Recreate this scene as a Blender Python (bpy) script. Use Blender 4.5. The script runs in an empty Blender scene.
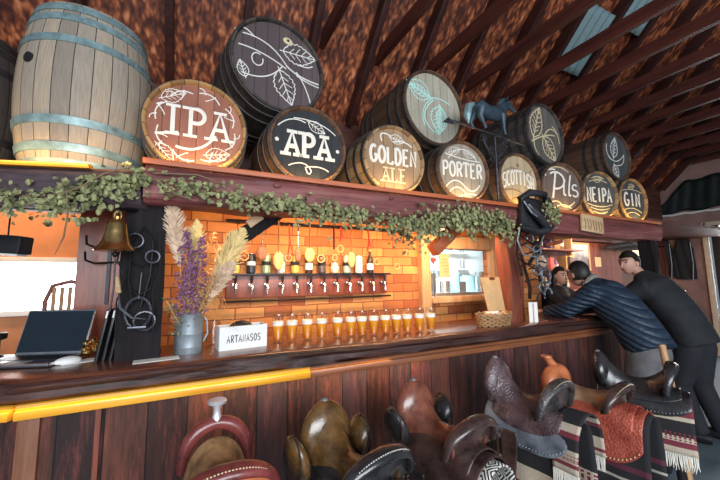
import bpy, bmesh, math, random
from mathutils import Vector as V, Matrix as MX, noise
rnd = random.Random(11)
SC = bpy.context.scene
COL = SC.collection
pi = math.pi
def rad(a): return math.radians(a)

# ------------------------------------------------------------------ mesh builder
class MB:
    def __init__(s):
        s.bm = bmesh.new(); s.uv = s.bm.loops.layers.uv.new('UVMap'); s.mi = 0; s.T = None
    def v(s, p):
        p = V(p)
        if s.T is not None: p = s.T @ p
        return s.bm.verts.new(p)
    def f(s, vs, uvs=None):
        try: fc = s.bm.faces.new(vs)
        except ValueError: return None
        fc.material_index = s.mi; fc.smooth = True
        if uvs:
            for l, u in zip(fc.loops, uvs): l[s.uv].uv = u
        return fc
    def box(s, c, d, rot=None, bev=0.0):
        c = V(c); R = rot.to_3x3() if rot is not None else MX.Identity(3)
        vs = []
        for z in (-.5, .5):
            for y in (-.5, .5):
                for x in (-.5, .5):
                    vs.append(s.v(c + R @ V((x*d[0], y*d[1], z*d[2]))))
        fs = [s.f([vs[i] for i in q]) for q in ((0,2,3,1),(4,5,7,6),(0,1,5,4),(2,6,7,3),(0,4,6,2),(1,3,7,5))]
        if bev > 0:
            ed = list({e for f in fs for e in f.edges})
            r = bmesh.ops.bevel(s.bm, geom=ed, offset=bev, segments=2, affect='EDGES', profile=.6)
            for f in r['faces']: f.material_index = s.mi; f.smooth = True
        return s
    def rings(s, rings, closed=True, cap=True, uvs=False):
        R = [[s.v(p) for p in r] for r in rings]
        n = len(R[0]); m = len(R)
        for i in range(m-1):
            for j in range(n if closed else n-1):
                k = (j+1) % n
                u = [(j/n, i/(m-1)), ((j+1)/n, i/(m-1)), ((j+1)/n, (i+1)/(m-1)), (j/n, (i+1)/(m-1))]
                s.f([R[i][j], R[i][k], R[i+1][k], R[i+1][j]], u)
        if cap and closed:
            s.f(list(reversed(R[0]))); s.f(R[-1])
        return s
    def tube(s, pts, r, n=8, cap=True, flat=None, up=None):
        pts = [V(p) for p in pts]
        if not isinstance(r, (list, tuple)): r = [r]*len(pts)
        rings = []; nrm = None
        for i, p in enumerate(pts):
            a = pts[max(i-1, 0)]; b = pts[min(i+1, len(pts)-1)]
            t = (b-a)
            t = t.normalized() if t.length > 1e-9 else V((0, 0, 1))
            if nrm is None:
                ref = V(up) if up else (V((0, 0, 1)) if abs(t.z) < .9 else V((1, 0, 0)))
                nrm = (ref - t*ref.dot(t)).normalized()
            else:
                nrm = nrm - t*nrm.dot(t)
                nrm = nrm.normalized() if nrm.length > 1e-6 else t.orthogonal().normalized()
            bn = t.cross(nrm)
            fa, fb = flat if flat else (1, 1)
            rings.append([p + nrm*(math.cos(2*pi*k/n)*r[i]*fa) + bn*(math.sin(2*pi*k/n)*r[i]*fb) for k in range(n)])
        return s.rings(rings, True, cap)
    def lathe(s, prof, n=32, c=(0, 0, 0), axis='Z', cap=True):
        c = V(c); rings = []
        for r, h in prof:
            ring = []
            for k in range(n):
                a = 2*pi*k/n
                if axis == 'Z': q = V((r*math.cos(a), r*math.sin(a), h))
                elif axis == 'Y': q = V((r*math.sin(a), h, r*math.cos(a)))
                else: q = V((h, r*math.cos(a), r*math.sin(a)))
                ring.append(c+q)
            rings.append(ring)
        return s.rings(rings, True, cap)
    def sheet(s, g, uvs=True):
        m = len(g); n = len(g[0])
        R = [[s.v(p) for p in r] for r in g]
        for i in range(m-1):
            for j in range(n-1):
                u = [(j/(n-1), i/(m-1)), ((j+1)/(n-1), i/(m-1)), ((j+1)/(n-1), (i+1)/(m-1)), (j/(n-1), (i+1)/(m-1))]
                s.f([R[i][j], R[i][j+1], R[i+1][j+1], R[i+1][j]], u)
        return s
    def slab(s, poly, z0, z1):                      # polygon in XY extruded in Z
        a = [s.v((x, y, z0)) for x, y in poly]; b = [s.v((x, y, z1)) for x, y in poly]
        n = len(poly)
        s.f(list(reversed(a))); s.f(b)
        for i in range(n): s.f([a[i], a[(i+1) % n], b[(i+1) % n], b[i]])
        return s
    def plate(s, poly, y0, y1):                     # polygon in XZ extruded in Y
        a = [s.v((x, y0, z)) for x, z in poly]; b = [s.v((x, y1, z)) for x, z in poly]
        n = len(poly)
        s.f(a); s.f(list(reversed(b)))
        for i in range(n): s.f([a[(i+1) % n], a[i], b[i], b[(i+1) % n]])
        return s
    def ball(s, c, r, seg=16, rin=10, R=None, fn=None):
        c = V(c); r = V((r, r, r)) if not hasattr(r, '__len__') else V(r)
        R = R or MX.Identity(3); rings = []
        for i in range(rin+1):
            t = pi*(i/rin); t = min(max(t, .02), pi-.02)
            ring = []
            for k in range(seg):
                a = 2*pi*k/seg
                p = V((math.sin(t)*math.cos(a), math.sin(t)*math.sin(a), -math.cos(t)))
                q = V((p.x*r.x, p.y*r.y, p.z*r.z))
                if fn: q = fn(p, q)
                ring.append(c + R @ q)
            rings.append(ring)
        return s.rings(rings, True, True)
    def leaf(s, c, d, nrm, L, W):
        c = V(c); d = V(d).normalized(); sd = d.cross(V(nrm)); sd = sd.normalized() if sd.length > 1e-6 else d.orthogonal().normalized()
        nn = sd.cross(d)
        P = [c, c+d*L*.3+sd*W*.5+nn*L*.06, c+d*L*.62+sd*W*.36, c+d*L-nn*L*.08, c+d*L*.62-sd*W*.36, c+d*L*.3-sd*W*.5+nn*L*.06, c+d*L*.45-nn*W*.15]
        vs = [s.v(p) for p in P]
        for i in range(6): s.f([vs[i], vs[(i+1) % 6], vs[6]])
        return s
    def mesh(s, name):
        bmesh.ops.recalc_face_normals(s.bm, faces=s.bm.faces[:])
        me = bpy.data.meshes.new(name); s.bm.to_mesh(me); s.bm.free(); return me
    def build(s, name, mats, parent=None, sharp=38, loc=None, flat=False):
        me = s.mesh(name)
        if not isinstance(mats, (list, tuple)): mats = [mats]
        for m in mats: me.materials.append(m)
        if flat:
            for p in me.polygons: p.use_smooth = False
        else: me.set_sharp_from_angle(angle=rad(sharp))
        o = bpy.data.objects.new(name, me); COL.objects.link(o)
        if parent is not None: o.parent = parent
        if loc is not None: o.location = loc
        return o

def tag(o, label, cat, group=None, kind=None):
    o['label'] = label; o['category'] = cat
    if group: o['group'] = group
    if kind: o['kind'] = kind
    return o
def struct(o, label=None):
    o['kind'] = 'structure'
    if label: o['label'] = label
    return o
def thing(name, label, cat, loc=(0, 0, 0), rz=0, group=None):
    o = bpy.data.objects.new(name, None); COL.objects.link(o); o.empty_display_size = .05
    o.location = loc; o.rotation_euler = (0, 0, rz)
    return tag(o, label, cat, group)
def dup(root, loc, rz=None, label=None):
    r = root.copy(); COL.objects.link(r); r.location = loc
    if rz is not None: r.rotation_euler = (0, 0, rz)
    if label: r['label'] = label
    for ch in list(root.children):
        c = ch.copy(); COL.objects.link(c); c.parent = r
        for g in ch.children:
            d = g.copy(); COL.objects.link(d); d.parent = c
    return r
def plabel(o, l): o['label'] = l; return o
def solid(o, t, off=0):
    m = o.modifiers.new('thickness', 'SOLIDIFY'); m.thickness = t; m.offset = off; return o
def smooth(o, n=1):
    m = o.modifiers.new('smooth', 'SUBSURF'); m.levels = n; m.render_levels = n; return o

# ------------------------------------------------------------------ materials
class NT:
    def __init__(s, name):
        s.m = bpy.data.materials.new(name); s.m.use_nodes = True
        s.t = s.m.node_tree; s.b = s.t.nodes['Principled BSDF']; s.out = s.t.nodes['Material Output']
    def n(s, typ, **kw):
        nd = s.t.nodes.new(typ)
        for k, val in kw.items():
            if k.startswith('i_'):
                key = k[2:]; key = int(key) if key.isdigit() else key.replace('_', ' ')
                s.set(nd.inputs[key], val)
            else: setattr(nd, k, val)
        return nd
    def set(s, sock, val):
        if isinstance(val, bpy.types.NodeSocket): s.t.links.new(val, sock)
        elif isinstance(val, bpy.types.Node): s.t.links.new(val.outputs[0], sock)
        else: sock.default_value = val
    def math(s, op, a, b=0.0):
        nd = s.n('ShaderNodeMath', operation=op); s.set(nd.inputs[0], a); s.set(nd.inputs[1], b); return nd.outputs[0]
    def mix(s, fac, a, b, mode='MIX'):
        nd = s.n('ShaderNodeMix', data_type='RGBA', blend_type=mode)
        s.set(nd.inputs[0], fac); s.set(nd.inputs[6], a); s.set(nd.inputs[7], b); return nd.outputs[2]
    def ramp(s, fac, stops):
        nd = s.n('ShaderNodeValToRGB'); el = nd.color_ramp.elements
        while len(el) < len(stops): el.new(.5)
        for e, (p, c) in zip(el, stops): e.position = p; e.color = c4(c)
        s.set(nd.inputs[0], fac); return nd.outputs[0]
    def coord(s, which='Object'):
        return s.n('ShaderNodeTexCoord').outputs[which]
    def map(s, vec, scale=(1, 1, 1), rot=(0, 0, 0), loc=(0, 0, 0)):
        return s.n('ShaderNodeMapping', i_Vector=vec, i_Scale=scale, i_Rotation=rot, i_Location=loc).outputs[0]
    def noise(s, vec, scale, detail=4, rough=.6):
        return s.n('ShaderNodeTexNoise', i_Vector=vec, i_Scale=scale, i_Detail=detail, i_Roughness=rough).outputs[0]
    def bump(s, h, strength=.3, dist=.01):
        nd = s.n('ShaderNodeBump', i_Height=h, i_Strength=strength, i_Distance=dist)
        s.t.links.new(nd.outputs[0], s.b.inputs['Normal'])
    def p(s, **kw):
        for k, val in kw.items(): s.set(s.b.inputs[k.replace('_', ' ')], val)
        return s
def c4(c): return (c[0], c[1], c[2], 1.0)
def sc(c, k): return tuple(min(1, x*k) for x in c)

def mat(name, c, rough=.6, metal=0.0, var=.25, scale=12, bump=.0, c2=None, coat=0.0, spec=.5, stretch=(1, 1, 1), bdist=.006):
    k = NT(name); co = k.map(k.coord(), scale=stretch)
    nz = k.noise(co, scale, 5)
    col = k.ramp(nz, [(.3, sc(c, 1-var)), (.7, c2 if c2 else sc(c, 1+var))])
    k.p(Base_Color=col, Roughness=rough, Metallic=metal, Coat_Weight=coat)
    k.b.inputs['Specular IOR Level'].default_value = spec
    if bump: k.bump(k.noise(co, scale*2.5, 4), bump, bdist)
    return k.m
def emit(name, c, st):
    k = NT(name); k.p(Base_Color=c4((0, 0, 0)), Emission_Color=c4(c), Emission_Strength=st); return k.m
def wood(name, c1, c2, axis='X', scale=6, rough=.55, bump=.35, coat=0.0, c3=None):
    k = NT(name); st = {'X': (.12, 1, 1), 'Y': (1, .12, 1), 'Z': (1, 1, .12)}[axis]
    co = k.map(k.coord(), scale=st)
    warp = k.noise(k.coord(), 2.5, 3)
    n1 = k.noise(co, scale*2.2, 8, .7)
    n2 = k.noise(k.map(k.coord(), scale=[q if q == 1 else .05 for q in st]), scale*9, 3, .6)
    a = k.math('ADD', k.math('MULTIPLY', n1, .65), k.math('MULTIPLY', n2, .35))
    stops = [(.36, c1), (.62, c2)]
    if c3: stops = [(.34, c1), (.52, c2), (.68, c3)]
    col = k.ramp(a, stops)
    col = k.mix(k.math('MULTIPLY', warp, .5), col, c4(sc(c1, .55)))
    k.p(Base_Color=col, Roughness=rough, Coat_Weight=coat, Coat_Roughness=.2)
    k.bump(a, bump, .02)
    return k.m
def staves(name, cA, cB, cC, N=22, dirt=.75):
    """barrel wood: staves counted round the barrel by the UV map"""
    k = NT(name); sx = k.n('ShaderNodeSeparateXYZ', i_0=k.coord('UV'))
    u = k.math('MULTIPLY', sx.outputs[0], N); fl = k.math('FLOOR', u); fr = k.math('FRACT', u)
    wn = k.n('ShaderNodeTexWhiteNoise', noise_dimensions='1D'); k.set(wn.inputs['W'], fl)
    base = k.ramp(wn.outputs[0], [(0, cA), (.5, cB), (1, cC)])
    cv = k.n('ShaderNodeCombineXYZ'); k.set(cv.inputs[0], k.math('MULTIPLY', u, 2.0)); k.set(cv.inputs[1], k.math('MULTIPLY', sx.outputs[1], 2.5))
    g = k.noise(cv.outputs[0], 5, 8, .7)
    base = k.mix(k.math('MULTIPLY', g, dirt), base, c4(sc(cA, .25)))
    edge = k.math('LESS_THAN', k.math('ABSOLUTE', k.math('SUBTRACT', fr, .5)), .475)
    col = k.mix(edge, c4(sc(cA, .08)), base)
    k.p(Base_Color=col, Roughness=.7)
    k.bump(k.math('ADD', k.math('MULTIPLY', edge, .6), k.math('MULTIPLY', g, .6)), .5, .01)
    return k.m
def headwood(name, c1, c2, plank=.085, dirt=.8, rot=0.0):
    k = NT(name); co = k.map(k.coord(), rot=(0, rot, 0)); sx = k.n('ShaderNodeSeparateXYZ', i_0=co)
    u = k.math('DIVIDE', sx.outputs[0], plank); fr = k.math('FRACT', k.math('ADD', u, 50.0)); fl = k.math('FLOOR', u)
    wn = k.n('ShaderNodeTexWhiteNoise', noise_dimensions='1D'); k.set(wn.inputs['W'], fl)
    base = k.mix(wn.outputs[0], c4(c1), c4(c2))
    g = k.noise(k.map(co, scale=(1, 1, .15)), 28, 7, .7)
    base = k.mix(k.math('MULTIPLY', g, dirt), base, c4(sc(c1, .3)))
    big = k.noise(k.coord(), 6, 4, .7)
    base = k.mix(k.math('MULTIPLY', k.math('GREATER_THAN', big, .55), .25), base, c4(sc(c2, .5)))
    edge = k.math('LESS_THAN', k.math('ABSOLUTE', k.math('SUBTRACT', fr, .5)), .478)
    col = k.mix(edge, c4(sc(c1, .15)), base)
    k.p(Base_Color=col, Roughness=.65); k.bump(k.math('ADD', k.math('MULTIPLY', edge, .5), g), .35, .006)
    return k.m
def planks(name, cols, w=.15, axis=0, grain='Z', dark=.1, rough=.6, bump=.5):
    k = NT(name); co = k.coord(); sx = k.n('ShaderNodeSeparateXYZ', i_0=co)
    u = k.math('ADD', k.math('DIVIDE', sx.outputs[axis], w), 100.0); fr = k.math('FRACT', u); fl = k.math('FLOOR', u)
    wn = k.n('ShaderNodeTexWhiteNoise', noise_dimensions='1D'); k.set(wn.inputs['W'], fl)
    n = len(cols); base = k.ramp(wn.outputs[0], [(i/(n-1), c) for i, c in enumerate(cols)])
    cv = k.n('ShaderNodeVectorMath', operation='ADD'); k.set(cv.inputs[0], co); k.set(cv.inputs[1], wn.outputs[1])
    st = {'Z': (1, 1, .13), 'X': (.13, 1, 1), 'Y': (1, .13, 1)}[grain]
    g = k.noise(k.map(cv.outputs[0], scale=st), 22, 8, .75)
    blot = k.noise(k.map(cv.outputs[0], scale=st), 7, 6, .8)
    col = k.mix(k.ramp(blot, [(.35, (0, 0, 0)), (.65, (.85, .85, .85))]), base, c4(sc(cols[0], .3)))
    col = k.mix(k.ramp(g, [(.5, (0, 0, 0)), (.75, (.7, .7, .7))]), col, c4(sc(cols[-1], 1.6)))
    edge = k.math('LESS_THAN', k.math('ABSOLUTE', k.math('SUBTRACT', fr, .5)), .48)
    col = k.mix(edge, c4(sc(cols[0], dark)), col)
    k.p(Base_Color=col, Roughness=rough)
    k.bump(k.math('ADD', k.math('MULTIPLY', edge, 1.0), k.math('ADD', g, k.math('MULTIPLY', blot, .8))), bump*1.6, .014)
    return k.m
def brick(name, c1, c2, mort, scale=4.2):
    k = NT(name); sx = k.n('ShaderNodeSeparateXYZ', i_0=k.coord())
    cv = k.n('ShaderNodeCombineXYZ'); k.set(cv.inputs[0], k.math('ADD', sx.outputs[0], sx.outputs[1])); k.set(cv.inputs[1], sx.outputs[2])
    jit = k.n('ShaderNodeVectorMath', operation='ADD'); k.set(jit.inputs[0], cv.outputs[0])
    nzv = k.n('ShaderNodeTexNoise', i_Scale=7.0); k.set(nzv.inputs['Vector'], k.coord())
    scv = k.n('ShaderNodeVectorMath', operation='SCALE'); k.set(scv.inputs[0], nzv.outputs[1]); scv.inputs['Scale'].default_value = .018
    k.set(jit.inputs[1], scv.outputs[0])
    br = k.n('ShaderNodeTexBrick', i_Scale=scale, i_Color1=c4(c1), i_Color2=c4(c2), i_Mortar=c4(mort))
    br.inputs['Mortar Size'].default_value = .018; br.inputs['Brick Width'].default_value = .9; br.inputs['Row Height'].default_value = .34
    k.set(br.inputs['Vector'], jit.outputs[0])
    nz = k.noise(k.coord(), 9, 6, .7)
    col = k.mix(k.math('MULTIPLY', nz, .55), br.outputs[0], c4(sc(c1, .35)))
    k.p(Base_Color=col, Roughness=.75)
    k.bump(k.math('ADD', k.math('MULTIPLY', br.outputs[1], -1.0), k.math('MULTIPLY', nz, .5)), .6, .015)
    return k.m
def osb(name):
    k = NT(name); co = k.coord(); ls = []
    for i, a in enumerate((0.2, 1.2, 2.3, 2.9)):
        m = k.map(co, scale=(19, 4.5, 12), rot=(0.8, .3*i, a), loc=(i*3.1, i*1.7, 0))
        ls.append(k.noise(m, 1.0, 1.5, .4))
    a = k.math('MAXIMUM', k.math('MAXIMUM', ls[0], ls[1]), k.math('MAXIMUM', ls[2], ls[3]))
    big = k.noise(co, 1.6, 3)
    col = k.ramp(a, [(.5, (.05, .01, .005)), (.60, (.19, .045, .016)), (.68, (.46, .13, .045)), (.8, (.78, .32, .14))])
    col = k.mix(k.math('MULTIPLY', big, .35), col, c4((.06, .012, .008)))
    k.p(Base_Color=col, Roughness=.6); k.bump(a, .5, .01)
    return k.m
def leather(name, c, rough=.33, var=.45, c2=None, coat=.3, tool=0.0, ts=30):
    k = NT(name); co = k.coord(); n1 = k.noise(co, 9, 6, .65); n2 = k.noise(co, 130, 3)
    col = k.ramp(n1, [(.32, sc(c, 1-var)), (.7, c2 or sc(c, 1+var))])
    k.p(Base_Color=col, Roughness=k.math('ADD', rough-.12, k.math('MULTIPLY', n1, .25)), Coat_Weight=coat, Coat_Roughness=.25)
    h = k.math('MULTIPLY', n2, .35)
    if tool:
        vo = k.n('ShaderNodeTexVoronoi', i_Scale=ts); k.set(vo.inputs['Vector'], co)
        h = k.math('ADD', h, k.math('MULTIPLY', vo.outputs[0], tool))
    k.bump(h, .5 if tool else .35, .008 if tool else .006)
    return k.m
def stripes(name, stops, axis=2, lo=0.0, hi=1.0, weave=True, motif=None):
    """woven cloth in bands along its own UV"""
    k = NT(name); sx = k.n('ShaderNodeSeparateXYZ', i_0=k.coord('UV'))
    t = sx.outputs[axis]
    nd = k.n('ShaderNodeValToRGB'); nd.color_ramp.interpolation = 'CONSTANT'; el = nd.color_ramp.elements
    while len(el) < len(stops): el.new(.5)
    for e, (p, c) in zip(el, stops): e.position = p; e.color = c4(c)
    k.set(nd.inputs[0], t); col = nd.outputs[0]
    if motif:
        a, b, mc, rep = motif
        band = k.math('MULTIPLY', k.math('GREATER_THAN', t, a), k.math('LESS_THAN', t, b))
        w = k.math('GREATER_THAN', k.math('SINE', k.math('MULTIPLY', sx.outputs[1-axis], rep)), -.1)
        w2 = k.math('GREATER_THAN', k.math('ABSOLUTE', k.math('SUBTRACT', k.math('FRACT', k.math('MULTIPLY', k.math('SUBTRACT', t, a), 2/(b-a))), .5)), .12)
        col = k.mix(k.math('MULTIPLY', band, k.math('MULTIPLY', w, w2)), col, c4(mc))
    nz = k.noise(k.coord(), 160, 2); col = k.mix(k.math('MULTIPLY', nz, .5), col, c4((.02, .015, .015)))
    k.p(Base_Color=col, Roughness=.9); k.bump(nz, .5, .004)
    return k.m
def ikat(name):
    k = NT(name); sx = k.n('ShaderNodeSeparateXYZ', i_0=k.coord('UV'))
    a = k.math('PINGPONG', k.math('MULTIPLY', sx.outputs[0], 11.0), .5); b = k.math('PINGPONG', k.math('MULTIPLY', sx.outputs[1], 6.0), .5)
    d = k.math('ADD', a, b); w = k.math('SINE', k.math('MULTIPLY', d, 30.0))
    w = k.math('GREATER_THAN', k.math('ADD', w, k.math('MULTIPLY', k.math('SUBTRACT', k.noise(k.coord(), 60, 2), .5), 1.2)), .05)
    col = k.mix(w, c4((.012, .012, .016)), c4((.62, .6, .55)))
    k.p(Base_Color=col, Roughness=.9); k.bump(k.noise(k.coord(), 150, 2), .4, .004)
    return k.m
def glassm(name, c=(1, 1, 1), rough=.02, ior=1.45):
    k = NT(name); k.p(Base_Color=c4(c), Roughness=rough, Transmission_Weight=1.0, IOR=ior); return k.m

W = {}
W['osb'] = osb('osb board')
W['rafter'] = wood('dark red rafter', (.018, .005, .005), (.075, .018, .013), 'Y', 5, .5)
W['tie'] = wood('red brown tie beam', (.035, .008, .007), (.12, .03, .02), 'Y', 5, .45)
W['beam'] = wood('old beam', (.045, .012, .016), (.26, .07, .065), 'X', 5, .55, .9, 0, (.42, .18, .16))
W['beamgrey'] = wood('old grey beam', (.03, .02, .028), (.12, .075, .09), 'X', 5, .6, .8)
W['lip'] = wood('red orange lath', (.4, .09, .03), (.72, .2, .07), 'X', 6, .5)
W['top'] = wood('varnished live edge slab', (.05, .014, .01), (.19, .06, .034), 'X', 4, .24, .3, .6, (.4, .17, .09))
W['bark'] = wood('live edge bark', (.014, .007, .008), (.11, .038, .03), 'X', 7, .5, 1.0, .05)
W['front'] = planks('bar front planks', [(.026, .011, .012), (.11, .034, .02), (.17, .058, .034), (.055, .034, .042), (.2, .045, .036)], .17)
W['yellow'] = wood('yellow lath and ledge glow', (.62, .25, .015), (.85, .42, .03), 'X', 4, .3, .15, .4)  # lath colour; on the left ledge it stands in for warm strip glow
W['brown'] = wood('brown ledge', (.14, .045, .02), (.36, .13, .05), 'X', 5, .35, .3, .3)
W['post'] = wood('black post', (.005, .004, .005), (.022, .017, .02), 'Z', 6, .8, .9); W['post'].node_tree.nodes['Principled BSDF'].inputs['Specular IOR Level'].default_value = .25
W['redwood'] = wood('red wood', (.12, .025, .015), (.34, .085, .04), 'Z', 6, .45, .3, .2)
W['redbox'] = wood('dark red boards', (.05, .016, .012), (.19, .06, .04), 'X', 6, .5, .3)
W['palewood'] = wood('pale wood', (.5, .3, .14), (.8, .58, .34), 'X', 7, .5, .2)
W['palewoodz'] = wood('pale wood upright', (.4, .2, .09), (.72, .44, .22), 'Z', 7, .5, .2)
W['spoon'] = mat('spoon wood', (.62, .36, .14), .5, 0, .25, 20)
W['spoon2'] = mat('dark spoon wood', (.26, .1, .045), .5, 0, .3, 20)
W['brick'] = brick('orange brick', (.44, .11, .03), (.86, .38, .11), (.22, .07, .03))
W['orange'] = mat('orange plaster', (.85, .3, .08), .7, 0, .12, 5, .15)
W['pinkwall'] = mat('dusty plaster', (.29, .17, .145), .85, 0, .25, 3, .2)
W['white'] = mat('white paint', (.8, .8, .78), .5, 0, .06, 6)
W['blackmetal'] = mat('black iron', (.02, .02, .024), .38, .7, .4, 25, .15)
W['iron'] = mat('worn iron', (.1, .1, .12), .35, .85, .5, 30, .2)
W['steel'] = mat('steel', (.6, .62, .65), .25, 1, .15, 20)
W['silver'] = mat('bright silver', (.86, .87, .9), .35, .6, .1, 20)
W['brass'] = mat('brass', (.62, .4, .16), .25, 1, .35, 12, .05)
W['zinc'] = mat('zinc', (.26, .3, .33), .55, .55, .45, 11, .15, stretch=(1, 1, .4))
W['hoop'] = mat('painted blue grey hoop', (.2, .3, .32), .5, .35, .4, 18, .15)
W['hoopd'] = mat('dark hoop', (.055, .05, .05), .5, .5, .4, 18, .15)
W['chalk'] = mat('white paint lettering', (.66, .64, .6), .8, 0, .06, 40)
W['mint'] = mat('mint chalk', (.42, .68, .62), .8, 0, .08, 40)
W['cream'] = mat('cream paint', (.62, .52, .32), .8, 0, .08, 40)
W['brownpaint'] = mat('brown paint', (.2, .1, .05), .8, 0, .08, 40)
W['leaf'] = mat('hop leaves', (.075, .085, .022), .75, 0, .7, 22, c2=(.44, .45, .21))
W['vine'] = mat('dry vine', (.2, .13, .075), .8, 0, .3, 30)
W['concrete'] = mat('concrete floor', (.11, .15, .17), .5, 0, .3, 2.5, .15)
W['black'] = mat('black plastic', (.012, .012, .014), .4, 0, .2, 30)
W['soot'] = mat('black board', (.015, .015, .017), .75, 0, .2, 8)
W['paper'] = mat('paper', (.82, .8, .76), .8, 0, .05, 10)
W['kraft'] = mat('kraft card', (.66, .42, .2), .75, 0, .12, 12)
W['redcloth'] = mat('red cloth', (.6, .03, .03), .7, 0, .2, 20)
k = NT('clear glass'); lw = k.n('ShaderNodeLayerWeight', i_Blend=.35)
tr_ = k.n('ShaderNodeBsdfTransparent'); gl_ = k.n('ShaderNodeBsdfGlossy', i_Roughness=.05); tr_.inputs[0].default_value = (.96, .97, .97, 1)
mx_ = k.n('ShaderNodeMixShader'); k.set(mx_.inputs[0], k.math('ADD', .03, k.math('MULTIPLY', k.math('POWER', lw.outputs[1], 3.0), .45))); k.set(mx_.inputs[1], tr_); k.set(mx_.inputs[2], gl_); k.t.links.new(mx_.outputs[0], k.out.inputs[0]); W['glass'] = k.m
k = NT('window pane'); k.p(Base_Color=c4((.9, .95, .95)), Roughness=.03, Alpha=.07); W['pane'] = k.m
W['beer'] = None
k = NT('amber beer'); sx = k.n('ShaderNodeSeparateXYZ', i_0=k.coord()); k.p(Base_Color=k.ramp(k.math('MULTIPLY', sx.outputs[2], 9.0), [(.1, (.62, .13, .004)), (.8, (.95, .36, .015))]), Roughness=.12, Coat_Weight=.4); W['beer'] = k.m
W['foam'] = mat('beer foam', (.95, .93, .86), .8, 0, .04, 40)
W['skin'] = mat('skin', (.55, .3, .22), .5, 0, .1, 20)
W['hair'] = mat('dark hair', (.012, .009, .008), .5, 0, .5, 60, .5, stretch=(1, 1, .2))
W['eye'] = mat('eye', (.015, .01, .01), .2, 0, 0)
W['lip_skin'] = mat('lips', (.35, .11, .1), .5, 0, .1)
# ------------------------------------------------------------------ camera
H = 1.5
PSI, PIT, ROLL = rad(26.4), rad(6.45), rad(-.7)
cr = V((math.cos(PSI), -math.sin(PSI), 0)); cf = V((math.sin(PSI)*math.cos(PIT), math.cos(PSI)*math.cos(PIT), math.sin(PIT)))
cu = cr.cross(cf); a_, b_ = math.cos(ROLL), math.sin(ROLL)
cr, cu = a_*cr + b_*cu, -b_*cr + a_*cu
cam = bpy.data.cameras.new('camera'); cam.sensor_width = 36; cam.lens = 335/720*36; cam.clip_start = .05
co = bpy.data.objects.new('camera', cam); COL.objects.link(co)
mw = MX.Identity(4)
for i in range(3): mw[i][0], mw[i][1], mw[i][2] = cr[i], cu[i], -cf[i]
mw[2][3] = H
co.matrix_world = mw; SC.camera = co

# ------------------------------------------------------------------ the room
def sbox(name, c, d, m, rot=None, bev=0): return struct(MB().box(c, d, rot, bev).build(name, m))
sbox('floor', (3.2, .6, -.05), (14, 9.5, .1), W['concrete'])
# sloping roof: underside z = 6.35 - Y
RS = rad(45)
def roofpt(x, y, off=0.0): return V((x, y, 6.35-y)) + V((0, .7071, .7071))*off
m = MB()
c0 = [roofpt(-4, -.6, .15), roofpt(9.0, -.6, .15), roofpt(9.0, 3.34, .15), roofpt(-4, 3.34, .15)]
c1 = [p + V((0, .05, .05)) for p in c0]
m.rings([c0, c1]); struct(m.build('ceiling', W['osb']))
tn = 0
rot45 = MX.Rotation(-RS, 3, 'X')
for kx in range(-8, 14):
    x = .91 + .58*kx
    if x > 8.6: break
    tn += 1
    mid = (roofpt(x, 3.2) + roofpt(x, -.5))/2 + V((0, .7071, .7071))*.075
    struct(MB().box((0, 0, 0), (.06, 5.2, .13), rot45, .004).build('trim_%d' % tn, W['rafter'], loc=mid))
    if kx >= 0:
        tn += 1
        y1 = 2.72
        pts = [(-.5, 3.6), (y1, 3.6), (y1-.12, 3.72), (-.5, 3.72)]
        b = MB(); A = [b.v((x+.04, y, z)) for y, z in pts]; B = [b.v((x+.09, y, z)) for y, z in pts]
        b.f(A); b.f(B[::-1])
        for i in range(4): b.f([A[(i+1) % 4], A[i], B[i], B[(i+1) % 4]])
        struct(b.build('trim_%d' % tn, W['tie']))
# wall under the eaves, behind the barrels
sbox('wall_eaves', (2.3, 3.36, 2.72), (12.6, .08, 1.36), W['redbox'])
# brick wall behind the taps, with the kitchen opening (X 2.0..2.97, Z 1.3..1.79)
WY = 2.7
b = MB()
for c, d in (((.8, WY+.06, 1.05), (2.4, .12, 2.1)), ((2.485, WY+.06, .65), (.97, .12, 1.3)), ((2.485, WY+.06, 1.945), (.97, .12, .31)), ((3.37, WY+.06, 1.05), (.8, .12, 2.1))): b.box(c, d)
struct(b.build('wall_back', W['brick']))
# timber frame round the kitchen opening
b = MB(); b.box((2.02, WY-.02, 1.5), (.11, .1, 1.2), None, .012); b.box((2.98, WY-.02, 1.5), (.1, .1, 1.2), None, .012)
b.box((2.5, WY-.02, 1.85), (.86, .1, .13), None, .012); b.box((2.5, WY-.03, 1.275), (.86, .13, .06), None, .012)
fr = b.build('window_1', W['palewoodz']); struct(fr, 'timber framed kitchen hatch')
MBp = MB().box((2.5, WY+.07, 1.545), (.86, .006, .49)).build('pane', W['pane'], fr)
# kitchen behind the hatch
W['kitchen'] = mat('pale blue kitchen wall', (.72, .86, .88), .5, 0, .06, 4)
sbox('wall_kitchen', (3.4, 4.3, 1.3), (4.2, .08, 2.6), W['kitchen'])
sbox('trim_80', (3.4, 3.55, 2.38), (4.2, 1.45, .05), W['kitchen'])
sbox('wall_kitchen_left', (1.4, 3.57, 1.2), (.06, 1.42, 2.4), W['kitchen'])
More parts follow.
